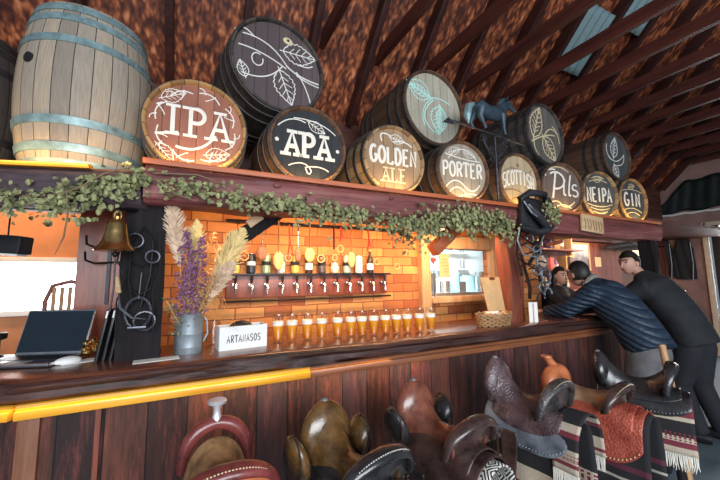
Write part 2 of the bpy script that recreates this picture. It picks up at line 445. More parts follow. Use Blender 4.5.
# left back room: orange wall with bright window
LY = 4.5
b = MB()
for c, d in (((-3.0, LY, 1.5), (2.3, .12, 3)), ((-.43, LY, 1.5), (1.24, .12, 3)), ((-1.45, LY, .6), (.82, .12, 1.2)), ((-1.45, LY, 2.36), (.82, .12, 1.28))): b.box(c, d)
W['leftwall'] = mat('orange and dusty pink wall', (.62, .26, .12), .75, 0, .15, 4, .1)
struct(b.build('wall_left', W['leftwall']))
b = MB(); 
for c, d in (((-1.84, LY-.05, 1.46), (.05, .06, .56)), ((-1.06, LY-.05, 1.46), (.05, .06, .56)), ((-1.45, LY-.05, 1.72), (.73, .06, .05)), ((-1.45, LY-.07, 1.2), (.8, .12, .05))): b.box(c, d, None, .005)
fr = struct(b.build('window_2', W['white']), 'bright window in the orange wall')
W['daylight'] = emit('daylit sky pane', (.93, .97, 1.0), 5.0)
MB().box((-1.45, LY+.02, 1.46), (.78, .01, .5)).build('pane', W['daylight'], fr)
sbox('wall_left_ceiling', (-1.9, 3.75, 2.78), (4.2, 2.2, .06), W['orange'])
# reddish boarded partition between the post and the left room
sbox('wall_partition', (-.5, 2.76, 1.05), (.34, .08, 2.1), W['redwood'])
# alcove behind the bar end
sbox('wall_alcove_side', (3.76, 3.11, 1.03), (.04, .58, 2.06), W['redbox'])
sbox('wall_alcove', (6.2, 3.36, 1.03), (4.92, .08, 2.06), planks('red boards', [(.12, .03, .02), (.28, .08, .04), (.2, .05, .03)], .16))
sbox('trim_81', (6.7, 2.75, 2.2), (3.9, 1.2, .04), W['redbox'])
# right wall with the doorway (Y 1.55..2.75)
RX = 8.7
b = MB()
b.box((RX+.06, 3.1, 1.35), (.12, .66, 2.7)); b.box((RX+.06, .2, 1.35), (.12, 2.9, 2.7)); b.box((RX+.06, 2.2, 2.58), (.12, 1.14, .24))
b.box((RX+.06, 1.0, 4.6), (.12, 4.8, 3.8))
struct(b.build('wall_right', W['pinkwall']))
b = MB(); b.box((RX-.03, 2.74, 1.23), (.08, .07, 2.46), None, .005); b.box((RX-.03, 2.2, 2.43), (.08, 1.1, .07), None, .005); b.box((RX-.03, 1.66, 1.23), (.08, .07, 2.46), None, .005)
dr = struct(b.build('door_1', mat('cream door frame', (.66, .52, .38), .5, 0, .1)), 'doorway to the yard with cream frame')
b = MB(); b.box((RX+.05, 2.62, 1.2), (.06, .12, 2.4), None, .005); b.box((RX+.05, 2.2, 2.3), (.06, .8, .12), None, .005); b.box((RX+.05, 2.2, .1), (.06, .8, .2), None, .005); b.box((RX+.05, 1.78, 1.2), (.06, .12, 2.4), None, .005)
plabel(b.build('door_leaf', W['black'], dr), 'black framed glazed door leaf')
MB().box((RX+.05, 2.2, 1.25), (.01, .75, 2.1)).build('pane', W['pane'], dr)
sbox('wall_right_upper', (RX+.3, 2.5, 6.1), (.1, 1, .5), W['pinkwall'])

# dark tarpaulin hung along the top of the right wall
b = MB(); g = []
for i in range(60):
    y = 3.36 - i*.04; r = []
    for j in range(8):
        z = min(3.34, 6.24-y) - j*.085*(min(3.34, 6.24-y)-2.72)/.6
        r.append((RX-.06-.008*math.sin(i*1.3+j*.4)-.01*math.sin(i*.37), y, z-.02*math.sin(i*.5)))
    g.append(r)
t = solid(b.sheet(g).build('tarpaulin', mat('dark tarp', (.006, .012, .012), .6, 0, .4, 5)), .012)
tag(t, 'dark green black tarpaulin hung along the top of the right wall', 'tarpaulin')
b = MB(); b.tube([(RX-.022, 3.4-.1*i, 2.69+.01*math.sin(i*2.1)) for i in range(25)], .022, 8)
tag(b.build('white_pipe', W['white']), 'thin white pipe running under the dark tarpaulin', 'pipe')
t = thing('electrical_box', 'pale switch boxes on the wall left of the doorway', 'electrical box', (RX-.03, 3.0, 1.66))
MB().box((0, .07, 0), (.05, .12, .13), None, .008).build('cover', W['white'], t); MB().box((0, -.09, -.01), (.05, .16, .15), None, .008).build('cover', W['pinkwall'], t)
MB().box((-.03, .07, 0), (.015, .05, .07), None, .004).build('switch', W['white'], t)

# teal translucent roof sheets between the rafters
for i, (xa, xb, ya, yb, l) in enumerate(((3.86, 4.34, 1.86, 2.34, 'teal grey translucent roof sheet nearer the barrels'), (4.44, 4.92, 1.2, 1.9, 'grey translucent roof sheet nearest the right edge of the photo'))):
    b = MB(); g = []
    for q in range(9):
        y = ya + (yb-ya)*q/8
        g.append([roofpt(xa+(xb-xa)*p/16, y, .05+.012*math.sin(p*1.57)) for p in range(17)])
    kk = NT('roof sheet %d' % i); kk.p(Base_Color=c4((.22, .33, .36)), Roughness=.35, Transmission_Weight=.0)
    tag(solid(b.sheet(g).build('roof_sheet', kk.m), .006), l, 'roof sheet', 'translucent roof sheets')

# ------------------------------------------------------------------ the bar
def jit(p, a, f=3.0): return a*(noise.noise(V(p)*f))
bar = thing('bar_counter', 'long timber bar counter with live edge top and plank front', 'bar counter', (0, 0, 0))
path = []
for i in range(15): path.append((-1.75 + (1.13*i/15), None))
P = []
wd = V((-.94, .34, 0)); cor = V((-.62, 1.885, 0))
for i in range(14, 0, -1): P.append((cor + wd*(i*.09), V((.34, .94, 0))))
P.append((cor, V((.17, .98, 0)).normalized()))
for i in range(1, 90): P.append((V((cor.x + i*.06, 1.885, 0)), V((0, 1, 0))))
b = MB(); rr = []
for q, nn in P:
    w1 = jit((q.x, 0, 0), .05, 1.3) + jit((q.x, 5, 0), .02, 6); w2 = jit((q.x, 9, 0), .05, 2.2) + jit((q.x, 3, 0), .018, 9); w3 = jit((q.x, 20, 2), .03, 4)
    dep = .56
    def pt(o, z): v = q + nn*o; return (v.x, v.y, z)
    rr.append([pt(dep, 1.1), pt(.3, 1.1), pt(.06+w1*.4, 1.1), pt(.012+w1, 1.09), pt(-.004+w1, 1.07), pt(.015+w2, 1.045), pt(.01+w2, 1.02), pt(.035+w3, 1.0), pt(.09, .992), pt(dep, .992)])
tp = b.rings(rr).build('countertop', [W['top'], W['bark']], bar, 50)
for f in tp.data.polygons:
    if f.normal.z < .75 and f.center.y < 2.2: f.material_index = 1
b = MB(); b.box((2.06, 2.01, .49), (5.38, .06, .98))
o = b.build('front_panel', W['front'], bar)
b = MB(); b.box((0, 0, .49), (1.4, .06, .98))
o = b.build('front_panel', W['front'], bar); a = math.atan2(-.34, .94); o.rotation_euler = (0, 0, a); o.location = V((-.61, 1.99, 0)) + wd*.7 + V((.02, .05, 0))
b = MB(); b.box((-.6, 1.985, .48), (.075, .05, .94), None, .006); plabel(b.build('corner_post', wood('corner post wood', (.16, .055, .025), (.34, .13, .06), 'Z'), bar), 'red brown corner board')
b = MB(); b.box((-.36, 1.97, .47), (.02, .03, .92)); b.build('cover_strip', W['redwood'], bar)
# ledge under the top: warm strip glow coloured in yellow on the left, brown beyond
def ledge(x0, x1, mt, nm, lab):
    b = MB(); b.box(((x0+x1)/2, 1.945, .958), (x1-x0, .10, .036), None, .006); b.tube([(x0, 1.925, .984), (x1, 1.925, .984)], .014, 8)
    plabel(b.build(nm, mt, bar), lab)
ledge(-.63, .62, W['yellow'], 'ledge', 'ledge with warm strip glow coloured in yellow'); ledge(.62, 4.75, W['brown'], 'ledge', 'brown wooden ledge')
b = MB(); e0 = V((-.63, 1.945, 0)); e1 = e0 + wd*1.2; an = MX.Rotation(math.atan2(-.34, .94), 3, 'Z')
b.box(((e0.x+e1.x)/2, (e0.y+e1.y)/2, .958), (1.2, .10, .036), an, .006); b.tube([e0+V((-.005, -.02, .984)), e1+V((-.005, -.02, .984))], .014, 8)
plabel(b.build('ledge', W['yellow'], bar), 'ledge with warm strip glow coloured in yellow')

# the barrel shelf
shelf = thing('barrel_shelf', 'heavy old timber beam carrying the row of painted barrels', 'shelf', (0, 0, 0))
def rough_beam(b, p0, p1, wy, z0, z1, seed, n=60, amp=.02):
    p0, p1 = V(p0), V(p1); d = (p1-p0).normalized(); nn = V((-d.y, d.x, 0)); rr = []
    for i in range(n+1):
        q = p0 + (p1-p0)*(i/n); s = i*.21+seed
        k = [amp*noise.noise(V((s, j*3.7, seed))) for j in range(10)]
        def pt(o, z): v = q + nn*o; return (v.x, v.y, z)
        rr.append([pt(.015+k[0], z0+k[1]), pt(k[2]*.7, z0+.03), pt(k[3]*.6-.01, z0+(z1-z0)*.4), pt(k[4]*.6-.008, z0+(z1-z0)*.75), pt(k[5]*.5, z1-.02), pt(.02, z1), pt(wy, z1), pt(wy, z0+k[7])])
    return b.rings(rr)
b = MB(); rough_beam(b, (-.24, 1.94, 0), (4.95, 1.94, 0), .22, 1.895, 2.085, 3.1)
for x, z, r in ((.42, 2.045, .016), (1.2, 2.04, .012)): b.ball((x, 1.925, z), (r*1.4, .01, r))
b.build('front_beam', W['beam'], shelf, 60)
MB().box((2.35, 2.68, 2.05), (5.2, 1.06, .034)).build('shelf_board', W['redbox'], shelf)
b = MB(); b.box((2.35, 1.94, 2.1), (5.2, .03, .03), None, .004); plabel(b.build('edge_lath', W['lip'], shelf), 'orange red lath along the top edge')
for i, x in enumerate((.42, 1.98)):                    # short braces under the beam
    b = MB(); b.box((x-.08, 2.2, 1.825), (.36, .09, .1), MX.Rotation(rad(-38), 3, 'Y'), .01)
    plabel(b.build('brace', W['post'] if i == 0 else W['lip'], shelf), 'dark brace under the beam' if i == 0 else 'orange brace under the beam')
MB().box((.33, 2.14, 1.865), (.1, .03, .05), MX.Rotation(rad(-38), 3, 'Y'), .004).build('brace_end', W['palewood'], shelf)
# carved plate and nailed strip on the beam
b = MB(); b.box((3.51, 1.912, 2.0), (.36, .02, .17), MX.Rotation(rad(3), 3, 'Y'), .006)
sg = thing('wooden_sign', 'small pale wooden plate with worn scratches nailed on the beam', 'sign', (0, 0, 0)); b.build('board', W['palewood'], sg)
b = MB()
for i in range(7): b.tube([(3.37+.045*i, 1.9005, 2.05-.003*i), (3.385+.045*i, 1.9, 1.99-.003*i), (3.37+.045*i+.02*(i % 2), 1.9005, 1.945-.003*i)], .003, 5)
b.build('carving', W['brownpaint'], sg)
ls = thing('side_shelf', 'rough grey beam shelf carrying the upright barrels at the left', 'shelf', (0, 0, 0))
d2 = V((-.96, .27, 0)); s0 = V((-.25, 1.965, 0))
b = MB(); rough_beam(b, s0 + d2*1.6, s0, .2, 1.87, 2.05, 9.3, 24, .025); b.build('front_beam', W['beamgrey'], ls, 60)
nn = V((.27, .96, 0)); q = [s0+nn*.02, s0+d2*1.6+nn*.02, s0+d2*1.6+nn*.95, V((-.26, 2.95, 0))]
MB().slab([(p.x, p.y) for p in q][::-1], 2.03, 2.06).build('shelf_board', W['redbox'], ls)
b = MB(); mid = s0 + d2*.86 + nn*.0; b.box((mid.x, mid.y, 2.062), (1.25, .035, .022), MX.Rotation(math.atan2(.27, -.96), 3, 'Z'), .003); plabel(b.build('edge_lath', W['yellow'], ls), 'yellow lath along the top edge')

# posts
def post(name, label, x, y, w, d, z0, z1, m, seed):
    b = MB(); rr = []
    for i in range(17):
        z = z0+(z1-z0)*i/16; k = [.018*noise.noise(V((z*3, j*2.3, seed))) for j in range(8)]
        rr.append([(x-w/2+k[0], y-d/2+k[1], z), (x-w*.1, y-d/2-.01+k[2], z), (x+w*.2, y-d/2+k[3], z), (x+w/2+k[4], y-d/2+k[5], z), (x+w/2+k[6], y+d/2, z), (x-w/2+k[7], y+d/2, z)])
    return tag(b.rings(rr).build(name, m, sharp=50), label, 'post')
post('timber_post', 'black hewn timber post left of the dried flowers', -.24, 2.14, .19, .14, 1.1, 1.9, W['post'], 1)
post('timber_post', 'red brown timber post hung with iron tack, right of the hatch', 2.6, 2.16, .17, .14, 1.1, 1.9, W['redwood'], 4)
post('timber_post', 'dark end post under the right end of the beam', 4.86, 2.05, .13, .14, 0, 1.9, W['post'], 7)
# ------------------------------------------------------------------ painted letters
def arc(cx, cz, rx, rz, a0, a1, n=12): return [(cx+rx*math.cos(rad(a0+(a1-a0)*i/n)), cz+rz*math.sin(rad(a0+(a1-a0)*i/n))) for i in range(n+1)]
GL = {
 'I': [[(.5, 0), (.5, 1)]], 'A': [[(.05, 0), (.5, 1), (.95, 0)], [(.22, .36), (.78, .36)]],
 'P': [[(.18, 0), (.18, 1), (.5, 1)]+arc(.5, .74, .38, .26, 90, -90)+[(.18, .48)]],
 'G': [arc(.5, .5, .42, .5, 50, 360-8, 18)+[(.9, .42), (.55, .42)]], 'O': [arc(.5, .5, .42, .5, 0, 360, 20)],
 'L': [[(.2, 1), (.2, 0), (.85, 0), (.85, .16)]], 'D': [[(.18, 0), (.18, 1), (.4, 1)]+arc(.4, .5, .5, .5, 90, -90)+[(.18, 0)]],
 'E': [[(.85, 1), (.2, 1), (.2, 0), (.85, 0)], [(.2, .52), (.7, .52)]], 'N': [[(.15, 0), (.15, 1), (.85, 0), (.85, 1)]],
 'R': [[(.18, 0), (.18, 1), (.5, 1)]+arc(.5, .75, .36, .25, 90, -90)+[(.18, .5)], [(.5, .5), (.9, 0)]],
 'T': [[(.5, 0), (.5, 1)], [(.05, .86), (.05, 1), (.95, 1), (.95, .86)]],
 'S': [arc(.5, .75, .36, .25, 30, 270, 12)+arc(.5, .25, .38, .25, 90, -150, 12)], 'C': [arc(.5, .5, .42, .5, 50, 310, 16)],
 'H': [[(.15, 0), (.15, 1)], [(.85, 0), (.85, 1)], [(.15, .5), (.85, .5)]], 'M': [[(.1, 0), (.15, 1), (.5, .35), (.85, 1), (.9, 0)]],
 'B': [[(.18, 0), (.18, 1), (.5, 1)]+arc(.5, .76, .3, .24, 90, -90)+[(.18, .52)], arc(.5, .26, .36, .26, 90, -90)+[(.18, 0)]], ' ': []}
FEET = {'I': [(.5, 0), (.5, 1)], 'A': [(.05, 0), (.95, 0), (.5, 1)], 'P': [(.18, 0), (.1, 1)], 'N': [(.15, 0), (.1, 1), (.85, 1)], 'R': [(.18, 0), (.92, 0)], 'T': [(.5, 0)], 'H': [(.15, 0), (.15, 1), (.85, 0), (.85, 1)], 'D': [(.1, 1), (.1, 0)], 'E': [(.2, 0), (.2, 1)], 'L': [(.2, 1)]}
def stroke(b, pts, r, y): b.tube([(p[0], y, p[1]) for p in pts], r, 6, True, (.3, 1), (0, 1, 0))
def text(b, s, cx, cz, w, h, r, y, serif=.0, gap=.22, bow=0.0, slant=0.0):
    n = len(s); cw = w/(n+(n-1)*gap); x0 = cx-w/2
    def tf(px, pz, i):
        x = x0 + i*cw*(1+gap) + px*cw + slant*pz*h; z = cz-h/2+pz*h
        return (x, z + bow*(1-((x-cx)/(w/2))**2))
    for i, c in enumerate(s):
        for st in GL[c]: stroke(b, [tf(px, pz, i) for px, pz in st], r, y)
        if serif:
            for px, pz in FEET.get(c, []):
                p = tf(px, pz, i); stroke(b, [(p[0]-serif, p[1]), (p[0]+serif, p[1])], r*.75, y)
def curve(p0, p1, p2, n=10): return [((1-t)**2*p0[0]+2*t*(1-t)*p1[0]+t*t*p2[0], (1-t)**2*p0[1]+2*t*(1-t)*p1[1]+t*t*p2[1]) for t in [i/n for i in range(n+1)]]
def leafdraw(b, cx, cz, L, ang, y, r=.0028, Wd=.5, nv=4):
    ca, sa = math.cos(rad(ang)), math.sin(rad(ang))
    def tf(u, v): return (cx+L*(u*ca-v*sa), cz+L*(u*sa+v*ca))
    for sg in (1, -1):
        pts = []
        for i in range(17):
            u = i/16; v = sg*Wd*.5*math.sin(pi*u**.8)*(1+.16*(i % 2)); pts.append(tf(u, v))
        stroke(b, pts, r, y)
        for k in range(1, nv+1):
            u = k/(nv+1.5); stroke(b, [tf(u, 0), tf(u+.16, sg*Wd*.36*math.sin(pi*(u+.1)))], r*.7, y)
    stroke(b, [tf(-.1, 0), tf(1, 0)], r, y)
def vine(b, pts, y, r=.003): stroke(b, curve(*pts), r, y)

# ------------------------------------------------------------------ barrels
def prof(Rh, Rb, L, y): t = 2*y/L-1; return Rb-(Rb-Rh)*t*t
def barrel(name, label, loc, Rh, Rb, L, mst, mhead, mhoop, draw=None, mdraw=None, rz=0, hoops=(.02, .16, .31), dlabel=None, group=None, hw=.034, hpl=None):
    t = thing(name, label, 'barrel', loc, rz, group)
    b = MB(); p = [(Rh-.021, .034), (Rh-.016, .004), (Rh-.012, 0), (Rh-.004, 0), (Rh, .006)]
    p += [(prof(Rh, Rb, L, L*i/12), L*i/12) for i in range(1, 12)] + [(Rh, L-.004), (Rh-.02, L), (.01, L)]
    b.lathe(p, 44, axis='Y'); b.build('staves', mst, t, 60)
    MB().lathe([(.004, .03), (Rh-.018, .03), (Rh-.018, .033), (.004, .033)], 44, axis='Y').build('head', mhead, t)
    ys = list(hoops)+[1-h for h in reversed(hoops)]
    for i, h in enumerate(ys):
        y0 = L*h-(hw/2 if .05 < h < .95 else 0); y0 = min(max(y0, .004), L-hw-.004); y1 = y0+hw
        r0, r1 = prof(Rh, Rb, L, y0), prof(Rh, Rb, L, y1)
        b = MB(); b.lathe([(r0+.0005, y0), (r0+.006, y0+.001), (r1+.006, y1-.001), (r1+.0005, y1)], 44, axis='Y', cap=False)
        for a in (.4, .55):
            b.ball(((r0+.007)*math.sin(a*4), (y0+y1)/2, (r0+.007)*math.cos(a*4)), .006, 8, 5)
        b.build('hoop', mhoop, t)
    if draw:
        for i, (fn, mt, nm) in enumerate(draw):
            b = MB(); b.T = MX.Diagonal(((Rh/.262) if fn is not d_hop2 else 1.12,)*3+(1,)) if Rh > .3 else None
            if b.T is not None: b.T[1][1] = 1
            fn(b); plabel(b.build(nm, mt, t), hpl[i] if hpl else nm)
    return t
Y = .028
ST = {'tan': staves('tan staves', (.17, .1, .05), (.36, .23, .12), (.5, .34, .19)), 'brown': staves('brown staves', (.07, .035, .02), (.17, .085, .045), (.12, .06, .035)),
      'dark': staves('dark staves', (.025, .02, .02), (.07, .055, .05), (.11, .085, .07)), 'grey': staves('weathered grey staves', (.3, .25, .2), (.5, .42, .34), (.6, .47, .33), 24, .85), 'gold': staves('golden staves', (.26, .14, .05), (.52, .31, .12), (.4, .22, .09))}
HD = lambda n, a, c, **k: headwood(n, a, c, **k)
def d_ipa(b):
    text(b, 'IPA', -.0, .02, .34, .16, .0125, Y, .035, .2)
    stroke(b, curve((.1, -.04), (.02, -.17), (-.1, -.13)), .008, Y); stroke(b, [(-.17, .105), (-.2, .09)], .006, Y); stroke(b, [(-.2, -.075), (-.09, -.05)], .008, Y)
def d_ipa2(b):
    for a in range(0, 360, 45):
        a0 = rad(a+8); q = lambda r_, aa: (r_*math.cos(aa), r_*math.sin(aa))
        stroke(b, curve(q(.19, a0), q(.235, a0+.3), q(.2, a0+.62)), .0038, Y); stroke(b, curve(q(.215, a0+.2), q(.17, a0+.33), q(.165, a0+.42)), .003, Y); stroke(b, curve(q(.2, a0+.45), q(.235, a0+.5), q(.23, a0+.62)), .003, Y)
    for cx, cz, an in ((-.13, .15, 25), (-.14, -.11, -50), (.1, -.14, 10)): leafdraw(b, cx-.05, cz-.02, .13, an, Y, .0024, .55)
def d_apa(b): text(b, 'APA', 0, 0, .31, .15, .0165, Y, .034, .18); b.ball((-.205, Y, .01), (.013, .003, .013)); b.ball((.205, Y, -.01), (.013, .003, .013))
def d_apa2(b):
    vine(b, ((-.2, .1), (-.12, .19), (-.02, .15)), Y, .004); vine(b, ((-.1, .17), (.08, .19), (.19, .1)), Y, .004); leafdraw(b, -.0, .16, .13, -28, Y, .003)
    vine(b, ((-.13, -.15), (-.02, -.09), (.02, -.17)), Y, .004); vine(b, ((.02, -.17), (0, -.22), (-.02, -.15)), Y, .004); vine(b, ((-.02, -.15), (.08, -.12), (.14, -.16)), Y, .004)
def d_gold(b): text(b, 'GOLDEN', 0, .03, .4, .12, .0125, Y, .0, .12)
def d_gold2(b): text(b, 'ALE', .0, -.115, .2, .1, .009, Y, .022, .25)
def d_gold3(b): leafdraw(b, -.03, .17, .13, -8, Y, .003); vine(b, ((-.1, .13), (-.14, .22), (-.02, .18)), Y, .006); vine(b, ((.0, .14), (.1, .17), (.16, .12)), Y, .006)
def d_port(b): text(b, 'PORTER', 0, .015, .4, .12, .0105, Y, .0, .12)
def d_port2(b):
    vine(b, ((-.17, .14), (0, .1), (.18, .1)), Y, .005); vine(b, ((-.14, .1), (0, .28), (.15, .11)), Y, .004); leafdraw(b, -.13, .15, .12, 20, Y, .0025); leafdraw(b, .02, .17, .12, -15, Y, .0025)
    vine(b, ((-.18, -.15), (-.08, -.02), (.02, -.13)), Y, .006); vine(b, ((.02, -.13), (.1, -.2), (.17, -.1)), Y, .006); vine(b, ((-.14, -.18), (-.06, -.09), (.02, -.18)), Y, .005); vine(b, ((-.06, -.22), (.06, -.17), (.13, -.19)), Y, .005)
def d_scot(b): text(b, 'SCOTTISH', .0, -.015, .4, .13, .0085, Y, .0, .1, .05)
def d_scot2(b):
    vine(b, ((-.2, .05), (-.1, .15), (0, .1)), Y, .004); vine(b, ((0, .1), (.1, .05), (.18, .12)), Y, .004); b.ball((.0, Y, .15), (.016, .003, .016))
    vine(b, ((-.18, -.1), (-.05, -.06), (.05, -.12)), Y, .005); vine(b, ((.05, -.12), (.12, -.16), (.17, -.12)), Y, .005); vine(b, ((-.1, -.18), (0, -.12), (.1, -.2)), Y, .004)
def d_pils(b):
    r = .012
    stroke(b, [(-.11, -.1), (-.06, .16)], r, Y); stroke(b, arc(-.06, .08, .1, .085, 130, -110, 14), r*.9, Y); stroke(b, curve((-.18, .12), (-.2, .2), (-.06, .19)), r*.7, Y)
    stroke(b, curve((.035, .04), (.01, -.09), (.05, -.06)), r*.8, Y); b.ball((.045, Y, .085), (.012, .003, .012))
    stroke(b, curve((.12, .14), (.06, -.12), (.11, -.06)), r*.8, Y)
    stroke(b, arc(.165, .015, .03, .03, 40, 230, 8)+arc(.165, -.045, .034, .032, 70, -150, 8), r*.75, Y)
def d_pils2(b):
    vine(b, ((-.12, .2), (.0, .25), (.1, .17)), Y, .005); vine(b, ((-.15, -.15), (-.05, -.1), (.0, -.18)), Y, .006); vine(b, ((0, -.18), (.08, -.2), (.15, -.13)), Y, .006); vine(b, ((-.1, -.2), (0, -.13), (.1, -.2)), Y, .005)
def d_neipa(b): text(b, 'NEIPA', 0, .0, .36, .15, .0115, Y, .0, .1)
def d_neipa2(b):
    for z, w in ((.14, .13), (.18, .09), (-.14, .14), (-.18, .1)): vine(b, ((-w, z), (0, z+.05*(1 if z > 0 else -1)), (w, z)), Y, .004)
    vine(b, ((-.18, -.1), (0, -.16), (.18, -.1)), Y, .005); leafdraw(b, -.06, .16, .12, 10, Y, .003)
def d_gin(b): text(b, 'GIN', 0, .01, .3, .15, .013, Y, .0, .12)
def d_gin2(b):
    leafdraw(b, -.05, .15, .12, 15, Y, .003); vine(b, ((-.2, .1), (0, .16), (.2, .1)), Y, .004); vine(b, ((-.16, -.12), (0, -.06), (.16, -.14)), Y, .005); vine(b, ((-.12, -.17), (0, -.11), (.12, -.18)), Y, .005)
BD = [('IPA', (-.015, 2.0, 2.362), 'gold', HD('brick red head', (.3, .1, .06), (.5, .2, .13)), [(d_ipa, W['chalk'], 'lettering'), (d_ipa2, W['chalk'], 'painted_sprigs')], 0, 'lying barrel with brick red head lettered IPA', W['hoopd']),
 ('APA', (.64, 2.0, 2.362), 'brown', HD('black head', (.012, .015, .02), (.025, .03, .038)), [(d_apa, W['chalk'], 'lettering'), (d_apa2, W['chalk'], 'painted_sprigs')], 0, 'lying barrel with black head lettered APA', W['hoopd']),
 ('GOLDEN', (1.295, 2.0, 2.362), 'tan', HD('tan head', (.36, .23, .13), (.52, .36, .22)), [(d_gold, W['chalk'], 'lettering'), (d_gold2, W['cream'], 'lettering'), (d_gold3, W['chalk'], 'painted_sprigs')], -1, 'lying barrel with tan head lettered GOLDEN ALE', W['hoopd']),
 ('PORTER', (1.96, 2.0, 2.362), 'brown', HD('grey tan head', (.34, .3, .24), (.46, .4, .32)), [(d_port, W['chalk'], 'lettering'), (d_port2, W['chalk'], 'painted_sprigs')], -5, 'lying barrel with grey tan head lettered PORTER', W['hoopd']),
 ('SCOTTISH', (2.635, 2.0, 2.362), 'brown', HD('cream head', (.5, .4, .25), (.62, .5, .33)), [(d_scot, W['chalk'], 'lettering'), (d_scot2, W['brownpaint'], 'painted_sprigs')], -2, 'lying barrel with cream head lettered SCOTTISH behind the weathervane', W['hoopd']),
 ('PILS', (3.25, 2.0, 2.362), 'brown', HD('grey brown head', (.15, .11, .095), (.2, .15, .13)), [(d_pils, W['chalk'], 'lettering'), (d_pils2, W['cream'], 'painted_sprigs')], -12, 'lying barrel with grey brown head lettered Pils in script', W['hoopd']),
 ('NEIPA', (3.9, 2.0, 2.362), 'tan', HD('dark grey head', (.07, .075, .075), (.12, .12, .12)), [(d_neipa, W['chalk'], 'lettering'), (d_neipa2, W['cream'], 'painted_sprigs')], -9, 'lying barrel with dark grey head lettered NEIPA', W['hoopd']),
 ('GIN', (4.57, 2.0, 2.362), 'gold', HD('dark blue grey head', (.05, .06, .068), (.09, .1, .11)), [(d_gin, W['chalk'], 'lettering'), (d_gin2, W['cream'], 'painted_sprigs')], -4, 'lying barrel with dark blue grey head lettered GIN, last on the right', W['hoopd'])]
for nm, loc, st, hd, dr_, yaw, lb, hp in BD:
    barrel('barrel', lb, loc, .256 if nm != 'IPA' else .264, .288, .86, ST[st], hd, hp, dr_, None, rad(yaw), group='painted barrels lying on the beam')
def d_hop1(b):
    vine(b, ((-.2, .12), (-.05, .14), (.04, .02)), Y, .004); vine(b, ((.04, .02), (.1, -.03), (.24, -.03)), Y, .005); vine(b, ((-.22, .05), (-.1, .06), (.04, 0)), Y, .004)
    stroke(b, arc(-.12, .0, .03, .035, 60, 380, 14), .0035, Y); vine(b, ((.02, .01), (-.06, -.12), (-.2, -.1)), Y, .004); leafdraw(b, .0, -.02, .2, -68, Y, .0035, .55); leafdraw(b, .02, .1, .2, 5, Y, .0035, .55)
    vine(b, ((.1, -.0), (.16, -.06), (.19, -.17)), Y, .004); leafdraw(b, -.18, -.12, .09, 110, Y, .003, .6); vine(b, ((.1, .05), (.17, .04), (.2, .07)), Y, .004); vine(b, ((-.24, .12), (-.2, .18), (-.14, .12)), Y, .004)
    vine(b, ((.1, -.02), (.18, -.05), (.26, -.05)), Y, .004)
def d_hop2(b):
    leafdraw(b, -.04, .08, .24, 160, Y, .005, .6, 5); vine(b, ((-.08, .06), (.06, .12), (.17, .07)), Y, .006); vine(b, ((.0, .07), (-.2, -.1), (0, -.2)), Y, .006); vine(b, ((0, .09), (-.16, -.02), (-.1, -.16)), Y, .005)
    leafdraw(b, .06, .03, .24, -95, Y, .006, .65, 6); leafdraw(b, .07, .02, .2, -90, Y, .006, .4, 5); leafdraw(b, -.05, .09, .2, 165, Y, .005, .35, 5)
def d_hop3(b):
    leafdraw(b, -.16, -.05, .3, 68, Y, .006, .5, 5); leafdraw(b, -.02, -.02, .25, -50, Y, .006, .6, 5); vine(b, ((-.2, -.1), (.02, .02), (.15, .02)), Y, .006); vine(b, ((.0, .0), (.1, .12), (.2, .04)), Y, .006); vine(b, ((-.15, -.06), (-.18, -.14), (-.1, -.2)), Y, .006); vine(b, ((.12, .1), (.2, .09), (.22, -.04)), Y, .005)
def d_hop4(b):
    leafdraw(b, -.05, -.02, .24, 75, Y, .006, .5, 4); vine(b, ((-.15, -.02), (0, -.12), (.16, .04)), Y, .006); vine(b, ((.16, .04), (.16, -.1), (.0, -.1)), Y, .006); leafdraw(b, -.05, -.1, .16, -70, Y, .006, .6, 3); vine(b, ((-.16, .12), (-.2, 0), (-.1, -.04)), Y, .006)
UD = [((.49, 2.2, 2.99), 'dark', HD('purple grey head', (.1, .07, .075), (.15, .11, .115)), d_hop1, W['chalk'], 7, 'upper barrel with purple grey head chalked with hop leaves, above IPA and APA', .335, .355),
 ((1.855, 2.2, 2.985), 'brown', HD('pale head', (.5, .46, .36), (.6, .56, .46)), d_hop2, W['mint'], 3, 'upper barrel with pale head and mint green hop drawing', .338, .355),
 ((3.36, 2.2, 3.02), 'dark', HD('slate head', (.15, .13, .12), (.2, .18, .16)), d_hop3, W['cream'], 4, 'upper barrel with slate head and large leaf drawing, behind the horse weathervane', .335, .352),
 ((4.74, 2.2, 2.99), 'brown', HD('dark slate head', (.07, .085, .09), (.12, .13, .13)), d_hop4, W['chalk'], 0, 'upper barrel with dark slate head and loopy leaf drawing, above GIN', .305, .325)]
for i, (loc, st, hd, fn, mt, yaw, lb, Rh, Rb) in enumerate(UD):
    t = barrel('barrel', lb, loc, Rh, Rb, .74, ST[st], hd, W['hoopd'], [(fn, mt, 'painted_leaves')], None, rad(yaw), group='painted barrels of the upper row')
    if i == 0:
        b = MB(); b.ball((.06, .026, .215), (.036, .006, .026)); plabel(b.build('bung_plate', W['cream'], t), 'yellow oval plate with bung hole')
        MB().ball((.06, .02, .215), (.01, .006, .01)).build('bung', W['black'], t)
